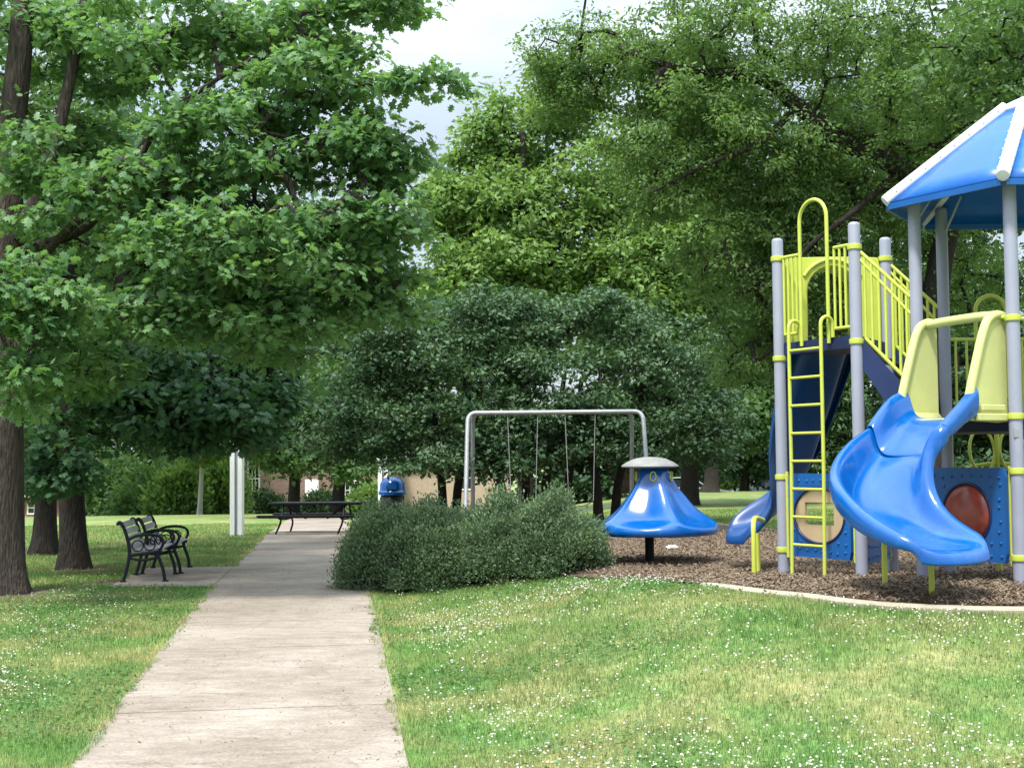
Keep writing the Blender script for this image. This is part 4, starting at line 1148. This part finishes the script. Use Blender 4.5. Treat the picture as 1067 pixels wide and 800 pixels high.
# hexagonal roof
RR = 1.5
rv = [HC + RR * np.array((math.cos(R(a_)), math.sin(R(a_)))) for a_ in (180, 120, 60, 0, 300, 240)]
topz, topr = 5.22, .24
tv = [HC + topr * np.array((math.cos(R(a_)), math.sin(R(a_)))) for a_ in (180, 120, 60, 0, 300, 240)]
for i in range(6):
    j = (i + 1) % 6
    m = MB(); K = 6; rows = []
    for a_ in range(K + 1):
        t = a_ / K; bow = .035 * math.sin(math.pi * t)
        rows.append([v3(rv[i] * (1 - t) + tv[i] * t, ZR * (1 - t) + topz * t) * (1 - s_) + v3(rv[j] * (1 - t) + tv[j] * t, ZR * (1 - t) + topz * t) * s_ + np.array((0, 0, bow * math.sin(math.pi * s_) + bow * .4)) for s_ in np.linspace(0, 1, 5)])
    m.loft(rows, cap=False, closed=False)
    rp = m.build('roof_panel', M['roof_blue'], pg, smooth=True, solid=.025)
    e = MB(); e.obox((v3(rv[i], ZR - .035) + v3(rv[j], ZR - .035)) / 2, np.append((rv[j] - rv[i]) / RR, 0), np.append(((rv[i] + rv[j]) / 2 - HC) / np.linalg.norm((rv[i] + rv[j]) / 2 - HC), 0), (0, 0, 1), RR / 2 - .03, .012, .03)
    e.build('hem', M['panel_blue'], rp)
for i in range(6):
    a_, b_ = v3(rv[i] + (rv[i] - HC) * .012, ZR + .02), v3(tv[i], topz + .035)
    bl = MB().tube([a_ + (a_ - b_) * .004, a_, a_ * .97 + b_ * .03, b_], [.03, .06, .066, .066], 14)
    nrm = np.array((0, 0, 1)); side = np.cross(b_ - a_, nrm); side /= np.linalg.norm(side)
    for t in np.linspace(.08, .92, 8):
        for s_ in (-1, 1):
            c = a_ * (1 - t) + b_ * t + side * s_ * .064 + np.array((0, 0, .012)); bl.lathe([(.001, .022), (.008, .020), (.011, .012), (.001, -.004)], c, 8)
    bl.build('roof_ridge', M['ridge'], pg, smooth=True)
    MB().tube([v3(HC + (rv[i] - HC) * .81, 4.05), v3(HC + (rv[i] - HC) * .62, 4.48)], .013, 8).build('brace', M['post'], pg)
MB().lathe([(.01, topz + .13), (.12, topz + .12), (.25, topz + .06), (.27, topz), (.25, topz - .03), (.01, topz - .03)], (HC[0], HC[1], 0), 24).build('roof_cap', M['ridge'], pg, smooth=True)

# railings
def barrier(pa, pb, za0, za1, zb0, zb1, nb, off=.10, name='barrier', r=.017):
    """rail from pa to pb: bottom z za0->za1? : bottom (za0 at pa, za1 at pb), top (zb0 at pa, zb1 at pb)"""
    pa, pb = np.array(pa, float), np.array(pb, float); d = (pb - pa) / np.linalg.norm(pb - pa); ln = np.linalg.norm(pb - pa)
    q = lambda t, z: v3(pa + d * t, z)
    lz = lambda t, z0_, z1_: z0_ + (z1_ - z0_) * t / ln
    m = MB(); m.tube([q(.06, lz(.06, zb0, zb1)), q(ln - .06, lz(ln - .06, zb0, zb1))], r * 1.15, 10); o = m.build('top_rail', M['yellow'], pg, smooth=True)
    m = MB(); m.tube([q(off, lz(off, za0, za1)), q(ln - off, lz(ln - off, za0, za1))], r * 1.1, 10); m.build('bottom_rail', M['yellow'], pg, smooth=True)
    for i in range(nb):
        t = off + (ln - 2 * off) * i / (nb - 1)
        MB().tube([q(t, lz(t, za0, za1)), q(t, lz(t, zb0, zb1))], r * .9, 8).build('baluster', M['yellow'], pg, smooth=True)
d12 = (P2 - P1) / S; o12 = np.array((-.866, -.5))
M12 = (P1 + P2) / 2
barrier(P1, M12 - d12 * .20, 3.02, 3.02, 3.89, 3.89, 4, .10)
barrier(M12 + d12 * .24, P2, 3.02, 3.02, 3.89, 3.89, 4, .06)
# tall loop at the ladder entry
def loop(c, dr, hw, z0_, z1_, r=.021, name='entry_loop', mm='yellow'):
    th = np.linspace(math.pi, 0, 15)
    p = [v3(c - dr * hw, z0_)] + [v3(c - dr * hw, z0_ + (z1_ - hw - z0_) * .6)] + [v3(c + dr * hw * math.cos(t), z1_ - hw + hw * math.sin(t)) for t in th] + [v3(c + dr * hw, z0_ + (z1_ - hw - z0_) * .6)] + [v3(c + dr * hw, z0_)]
    return MB().tube(p, r, 12).build(name, M[mm], pg, smooth=True)
loop(M12 + o12 * .02 + d12 * .0, d12, .215, ZA - .06, 4.46)
# ladder
LC = M12 + o12 * .17
lad_z0 = gzz(LC) - .04
def lrail(s, zc):
    c = LC + d12 * s * .255
    th = np.linspace(0, math.pi * .94, 12); rr_ = .085
    p = [v3(c + o12 * .02, lad_z0), v3(c, 1.5), v3(c, zc - rr_)] + [v3(c - o12 * (rr_ - rr_ * math.cos(t)), zc - rr_ + rr_ * math.sin(t)) for t in th] + [v3(c - o12 * .172, zc - .22)]
    return MB().tube(p, .0205, 12)
ld = bpy.data.objects.new('ladder', None); COL.objects.link(ld); ld.parent = pg; ld.location = Vector(v3(LC, lad_z0)) - Vector(pg0)
for s in (-1, 1):
    lrail(s, 3.15).build('rail', M['yellow'], ld, smooth=True)
for k in range(8):
    z = .70 + k * .302
    MB().tube([v3(LC - d12 * .255, z), v3(LC + d12 * .255, z)], .016, 10).build('rung', M['yellow'], ld, smooth=True)

# arched slide entrance panel on the back edge of the tall tower
def arch_hole(n, w_, h_, z0_):
    pts = []
    for i in range(n):
        t = i / (n - 1) * math.pi
        pts.append((w_ * math.cos(t), z0_ + h_ - w_ + w_ * math.sin(t)))
    return pts
cx = (P1 + P3) / 2
inner = [(.29, 0), (.29, .25)] + [(.29 * math.cos(t), .58 + .29 * math.sin(t)) for t in np.linspace(0, math.pi, 13)] + [(-.29, .25), (-.29, 0)]
outer = [(.54, 0), (.54, .25)] + [(.54, .58), (.54, .72), (.54, .86), (.52, .955), (.36, .965), (.18, .968), (0, .97), (-.18, .968), (-.36, .965), (-.52, .955), (-.54, .86), (-.54, .72), (-.54, .58)] + [(-.54, .25), (-.54, 0)]
m = MB(); m.plate(v3(cx, ZA - .0 + .005), (1, 0, 0), (0, 0, 1), outer, inner, .05)
ap = m.build('arch_panel', M['yellow'], pg, bevel=.008)
m = MB()
lip = [[(cx[0] + a_ * k, cx[1] + yy, ZA + .005 + b_ * (1 if k == 1 else 1.06)) for a_, b_ in inner] for k, yy in ((1.0, .0), (1.0, .45))]
m.loft(lip, cap=False, closed=False); m.build('tunnel_hood', M['yellow'], ap, smooth=True, solid=.02)
m = MB(); m.tube([(cx[0] + .36 * math.cos(t), cx[1] - .03, ZA + .585 + .36 * math.sin(t)) for t in np.linspace(.5, math.pi - .5, 14)], .022, 8); m.build('arch_rib', M['yellow'], ap, smooth=True)

# slides
def slide(name, secs, matl, skirt=.14, sub=2, lip=True):
    C = np.array([s_[:3] for s_ in secs]); Wd = np.array([s_[3] for s_ in secs]); HL = np.array([s_[4] for s_ in secs]); HR = np.array([s_[5] for s_ in secs])
    T_ = np.gradient(C, axis=0); T_[:, 2] = 0; T_ /= np.linalg.norm(T_, axis=1, keepdims=True)
    Nr = np.column_stack([T_[:, 1], -T_[:, 0], np.zeros(len(C))])           # right-hand side of travel
    rows = []
    nb_ = len(C) - 6
    for i in range(len(C)):
        bul = .13 * float(sstep(nb_, len(C) - 3, i)) if lip else 0
        w_, hl, hr = Wd[i], HL[i], HR[i]
        k = min(1, max(hl, hr) / .15); q = skirt if i < len(C) // 2 else skirt * .6
        pr = [(-w_ - .10 * k, hl - (.05 + q) * k), (-w_ - .115 * k, hl - .055 * k), (-w_ - .095 * k, hl - .008 * k), (-w_ - .055 * k, hl + .014 * k), (-w_ - .012 * k, hl - .012 * k), (-w_ * .95, hl * .55), (-w_ * .84, .05 * k), (-w_ * .62, .004), (-w_ * .2, 0),
              (w_ * .2, 0), (w_ * .62, .004), (w_ * .84, .05 * k), (w_ * .95, hr * .55), (w_ + .012 * k, hr - .012 * k), (w_ + .055 * k, hr + .014 * k), (w_ + .095 * k, hr - .008 * k), (w_ + .115 * k, hr - .055 * k), (w_ + .10 * k, hr - (.05 + q) * k)]
        rows.append([C[i] + Nr[i] * a_ + T_[i] * bul * max(0, 1 - (a_ / (w_ + .1)) ** 2) + np.array((0, 0, b_)) for a_, b_ in pr])
    m = MB(); m.loft(rows, cap=False, closed=False)
    return m.build(name, matl, pg, smooth=True, solid=.03, sub=sub)
o_ = np.array((-.866, -.5)); e_ = np.array((-.5, .866))
c0 = qf + e_ * .565
st = c0 + o_ * .47
secs = [(st[0] + .06, st[1] + .035, 2.015, .385, .27, .27), (st[0] - .04, st[1] - .02, 1.98, .385, .27, .27), (3.84, 13.30, 1.77, .385, .26, .28), (3.55, 13.14, 1.48, .345, .29, .33), (3.375, 12.88, 1.22, .36, .28, .34), (3.365, 12.60, 1.04, .385, .25, .32),
        (3.45, 12.33, .93, .40, .20, .24), (3.57, 12.11, .875, .40, .15, .17), (3.64, 11.99, .855, .395, .12, .13), (3.68, 11.92, .85, .38, .09, .09), (3.70, 11.885, .825, .37, .05, .05), (3.71, 11.865, .77, .36, .03, .03), (3.715, 11.855, .73, .35, .02, .02)]
join = (3.705, 13.21, 1.635, .365, .27, .295)
sl1 = slide('slide', secs[:2] + [(3.93, 13.357, 1.865, .385, .265, .275), join], M['blue'], skirt=.20, lip=False)
slide('slide_bed', [(join[0] + .035, join[1] + .022, join[2] + .02, .395, .28, .305), (join[0] + .01, join[1] + .006, join[2] - .012, .39, .275, .30)] + secs[3:], M['blue'])
for (u, d, zt_) in ((970.5, 12.35, .88), (922, 13.15, 1.35)):
    gp = G(u, 600, d)
    MB().tube([gp - (0, 0, .05), (gp[0], gp[1], zt_)], .026, 12).build('slide_leg', M['yellow'], pg, smooth=True)
# sit-down hood of the blue slide
def hood_wall(t_, inner_s):
    b0 = qf + e_ * t_
    prof = [(-.02, ZB - .01), (.10, ZB - .02), (.49, ZB + .0), (.505, ZB + .16), (.47, ZB + .30), (.36, ZB + .62), (.28, ZB + .84), (.20, ZB + .97), (.06, ZB + 1.02), (-.02, ZB + 1.0)]
    m = MB()
    rs = []
    for k in (-.016, .016):
        rs.append([v3(b0 + o_ * a_ + e_ * k, z) for a_, z in prof])
    m.loft(rs)
    m2 = smooth_path([v3(b0 + o_ * a_, z) for a_, z in ((-.02, ZB + 1.0), (.08, ZB + 1.015), (.20, ZB + .96), (.28, ZB + .82), (.36, ZB + .60), (.46, ZB + .30), (.50, ZB + .15))], 6)
    m.tube(m2, [.045] * (len(m2) - 1) + [.03], 12)
    return m
for t_ in (.125, .99):
    hw_ = hood_wall(t_, 0).build('slide_hood', M['hood'], sl1, smooth=True)
m = MB(); pa, pb = v3(qf + e_ * .12 + o_ * .10, ZB + 1.005), v3(qf + e_ * 1.0 + o_ * .10, ZB + .985)
m.tube(smooth_path([pa, pa * .75 + pb * .25 + (0, 0, .012), pa * .25 + pb * .75 + (0, 0, .012), pb], 5), .047, 12); m.build('hood_bar', M['hood'], sl1, smooth=True)
m = MB()
m.loft([[v3(c0 + o_ * a_ + e_ * s_ * k, z) for s_, z in ((-.42, ZB + .10), (-.36, ZB + .035), (-.2, ZB + .02), (.2, ZB + .02), (.36, ZB + .035), (.42, ZB + .10))] for a_, k in ((-.02, 1), (.25, 1), (.50, .96))], cap=False, closed=False)
m.build('hood_floor', M['hood'], sl1, smooth=True, solid=.02)
m = MB(); m.obox(v3(qf + e_ * .115 + o_ * .23 - e_ * .04, ZB + .03), np.append(o_, 0), np.append(e_, 0), (0, 0, 1), .21, .028, .035); m.obox(v3(qf + e_ * .115 + o_ * .23 - e_ * .05, ZB + .12), np.append(o_, 0), np.append(e_, 0), (0, 0, 1), .16, .016, .03)
m.build('hood_flange', M['hood'], sl1, bevel=.01)
MB().tube([v3(qf, 2.96), v3(qf + e_ * .14 + o_ * .06, 2.975)], .024, 10).build('hood_pipe', M['yellow'], pg, smooth=True)
MB().tube([v3(qf, 2.02), v3(qf + e_ * .12 + o_ * .04, 2.03)], .02, 10).build('hood_pipe', M['yellow'], pg, smooth=True)

# blue slide curving away behind the tall tower, shade put into its darker colour
sl2 = slide('spiral_slide', [(3.63, 15.72, 2.92, .30, .24, .24), (3.60, 16.0, 2.78, .30, .28, .28), (3.54, 16.28, 2.35, .32, .30, .32), (3.42, 16.50, 1.82, .33, .32, .34), (3.34, 16.64, 1.38, .33, .30, .36), (3.22, 16.74, 1.05, .33, .28, .36), (3.06, 16.78, .86, .34, .26, .30), (2.90, 16.77, .78, .34, .22, .24), (2.78, 16.75, .75, .33, .12, .14), (2.72, 16.74, .71, .32, .05, .05), (2.70, 16.737, .62, .31, .01, .01)], M['slide_shaded'], sub=2)
gp = G(786, 600, 15.6)
m = MB(); m.tube(smooth_path([gp - (0, 0, .05), gp + (0, 0, .45), gp + (.01, .05, .60), gp + (.06, .2, .66), gp + (.2, .5, .62)], 6), .028, 12); m.build('slide_leg', M['yellow'], pg, smooth=True)
MB().tube([G(790, 600, 16.0) - (0, 0, .05), G(790, 600, 16.0) + (0, 0, .5)], .03, 12).build('slide_leg', M['yellow'], pg, smooth=True)

# stairs from the tall tower down to the hexagonal deck, with railings and stringers
ns = 4; sd_ = np.append((qa - P2) / np.linalg.norm(qa - P2), 0)
for k in range(1, ns):
    t = k / ns; z = ZA - (ZA - ZB) * t
    m = MB(); ta, tb = max(0, t - .12), min(1, t + .14)
    q_ = [P2 * (1 - ta) + qa * ta, P2 * (1 - tb) + qa * tb, P3 * (1 - tb) + qb * tb, P3 * (1 - ta) + qb * ta]
    m.loft([[v3(p, zz) for p in q_] for zz in (z - .04, z)]); m.build('step', M['deck'], pg)
for pa, pb in ((P2, qa), (P3, qb)):
    d_ = (pb - pa); nrm = np.array((-d_[1], d_[0])); nrm = nrm / np.linalg.norm(nrm) * .012
    m = MB(); m.loft([[v3(pa * (1 - t) + pb * t + nrm * s_, z) for t, z in ((.09, ZA - .05), (.91, ZA - .66), (.91, ZA - .98), (.55, ZA - .80), (.09, ZA - .36))] for s_ in (-1, 1)]); m.build('stringer', M['navy'], pg)
    barrier(pa, pb, ZA + .06, ZA - .62, ZA + .93, ZA + .30, 7, .10, r=.018)
    m = MB(); m.tube([v3(pa + d_ * .07, ZA + .80), v3(pb - d_ * .06, ZA + .16)], .017, 8); m.build('handrail', M['yellow'], pg, smooth=True)

# activity panels
def panel(pa, pb, z0_, z1_, inset, kind, zoff=0, dr=None):
    d_ = (pb - pa) / np.linalg.norm(pb - pa); ln = np.linalg.norm(pb - pa) / 2 - inset; mid = (pa + pb) / 2
    dx = np.append(d_, 0); nn = np.cross(dx, (0, 0, 1.0))
    if nn[1] > 0: nn = -nn
    zc, hz = (z0_ + z1_) / 2, (z1_ - z0_) / 2
    o0 = v3(mid, zc)
    n_ = 48; th = np.linspace(0, 2 * np.pi, n_, endpoint=False)
    def rect(hx, hy):
        out_ = []
        for t in th:
            c, s_ = math.cos(t), math.sin(t); k = min(hx / max(abs(c), 1e-6), hy / max(abs(s_), 1e-6)); out_.append((c * k, s_ * k))
        return out_
    rad = min(ln, hz) * .64
    ex = 1.32 if kind == 'window' else 1.0
    circ = [(rad * ex * math.cos(t), rad * math.sin(t)) for t in th]
    def knobs(m):
        for a_ in np.linspace(-ln * .86, ln * .86, 8):
            for b_ in np.linspace(-hz * .84, hz * .84, 8):
                if kind != 'solid' and math.hypot(a_ / ex, b_) < rad * 1.18: continue
                c = o0 + dx * (a_ + r_.normal(0, .012)) + np.array((0, 0, b_ + r_.normal(0, .012))) + nn * .022
                th8 = np.linspace(0, 2 * np.pi, 8, endpoint=False)
                m.loft([[c + dx * .018 * q * math.cos(t) + np.array((0, 0, .018 * q * math.sin(t))) + nn * h_ for t in th8] for q, h_ in ((1, 0), (.8, .009), (.35, .014))])
    m = MB()
    if kind == 'solid':
        m.plate(o0, dx, (0, 0, 1), rect(ln, hz), None, .045)
    else:
        m.plate(o0, dx, (0, 0, 1), rect(ln, hz), circ, .045)
    r_ = np.random.default_rng(5)
    knobs(m)
    pn = m.build('activity_panel', M['panel_blue'], pg)
    if kind != 'solid':
        m = MB(); m.tube([o0 + dx * 1.03 * ex * rad * math.cos(t) + np.array((0, 0, 1.04 * rad * math.sin(t))) + nn * .02 for t in np.append(th, th[0])], .016, 8, cap=False); m.build('panel_ring', M['navy'], pn, smooth=True)
        m = MB()
        if kind == 'window':
            m.plate(o0, dx, (0, 0, 1), [(a_ * .985, b_ * .985) for a_, b_ in circ], [(a_ * .62, b_ * .42 + .02) for a_, b_ in rect(rad * ex * .95, rad)], .03); m.build('tan_disc', M['tan'], pn)
        else:
            rs = []
            for k in range(7):
                q = math.cos(k / 6 * math.pi / 2) if k < 6 else .04
                rs.append([o0 + dx * rad * .98 * q * math.cos(t) + np.array((0, 0, rad * .98 * q * math.sin(t))) + nn * (.01 + .10 * math.sin(k / 6 * math.pi / 2)) for t in th])
            m.loft(rs); m.build('bubble', M['redbrown'], pn, smooth=True)
    for s_ in (-1, 1):
        c = mid + d_ * s_ * (ln + .045)
        MB().tube([v3(c, z0_ - .02), v3(c, z1_ + .02)], .019, 10).build('panel_rod', M['yellow'], pg, smooth=True)
        for z in (z0_ + .03, z1_ - .04):
            MB().tube([v3(c, z), v3(mid + d_ * s_ * (np.linalg.norm(pb - pa) / 2), z)], .018, 8).build('panel_bracket', M['yellow'], pg, smooth=True)
    return pn
panel(P1, P2, .56, 1.47, .13, 'window')
panel(P2, P3, .52, 1.40, .15, 'solid')
panel(qf, qa, .62, 1.53, .13, 'bubble')

# railings and climbers of the hexagonal deck
barrier(qb, qc, ZB + .10, ZB + .10, ZB + .95, ZB + .95, 9, .12)
barrier(qf, qe, ZB + .10, ZB + .10, ZB + .97, ZB + .97, 9, .12)
loop(qb * .56 + qc * .44 + np.array((0, .05)), np.array((1.0, 0)), .17, ZB + .3, 3.42, .022)
cb = qb * .45 + qc * .55 + np.array((0, .35)); zc = float(ground(cb[0], cb[1]))
cm_ = bpy.data.objects.new('pod_climber', None); COL.objects.link(cm_); cm_.parent = pg; cm_.location = Vector(v3(cb, zc)) - Vector(pg0)
MB().tube([v3(cb, zc - .05), v3(cb, 2.0)], .028, 12).build('pole', M['yellow'], cm_, smooth=True)
t_ = np.linspace(0, 2 * np.pi, 28)
for sx in (-.17, .17):
    MB().tube([v3(cb, 1.70) + np.array((sx + .14 * math.cos(t), .04 * math.sin(t), .24 * math.sin(t))) for t in t_], .018, 8, cap=False).build('ring', M['yellow'], cm_, smooth=True)
MB().tube(smooth_path([v3(cb, 1.25) + np.array((-.42, 0, 0)), v3(cb, 1.48) + np.array((-.38, 0, 0)), v3(cb, 1.56), v3(cb, 1.48) + np.array((.38, 0, 0)), v3(cb, 1.25) + np.array((.42, 0, 0))], 6), .02, 10).build('foot_bar', M['yellow'], cm_, smooth=True)

print('objects', len(bpy.data.objects), 'faces', sum(len(m_.polygons) for m_ in bpy.data.meshes))
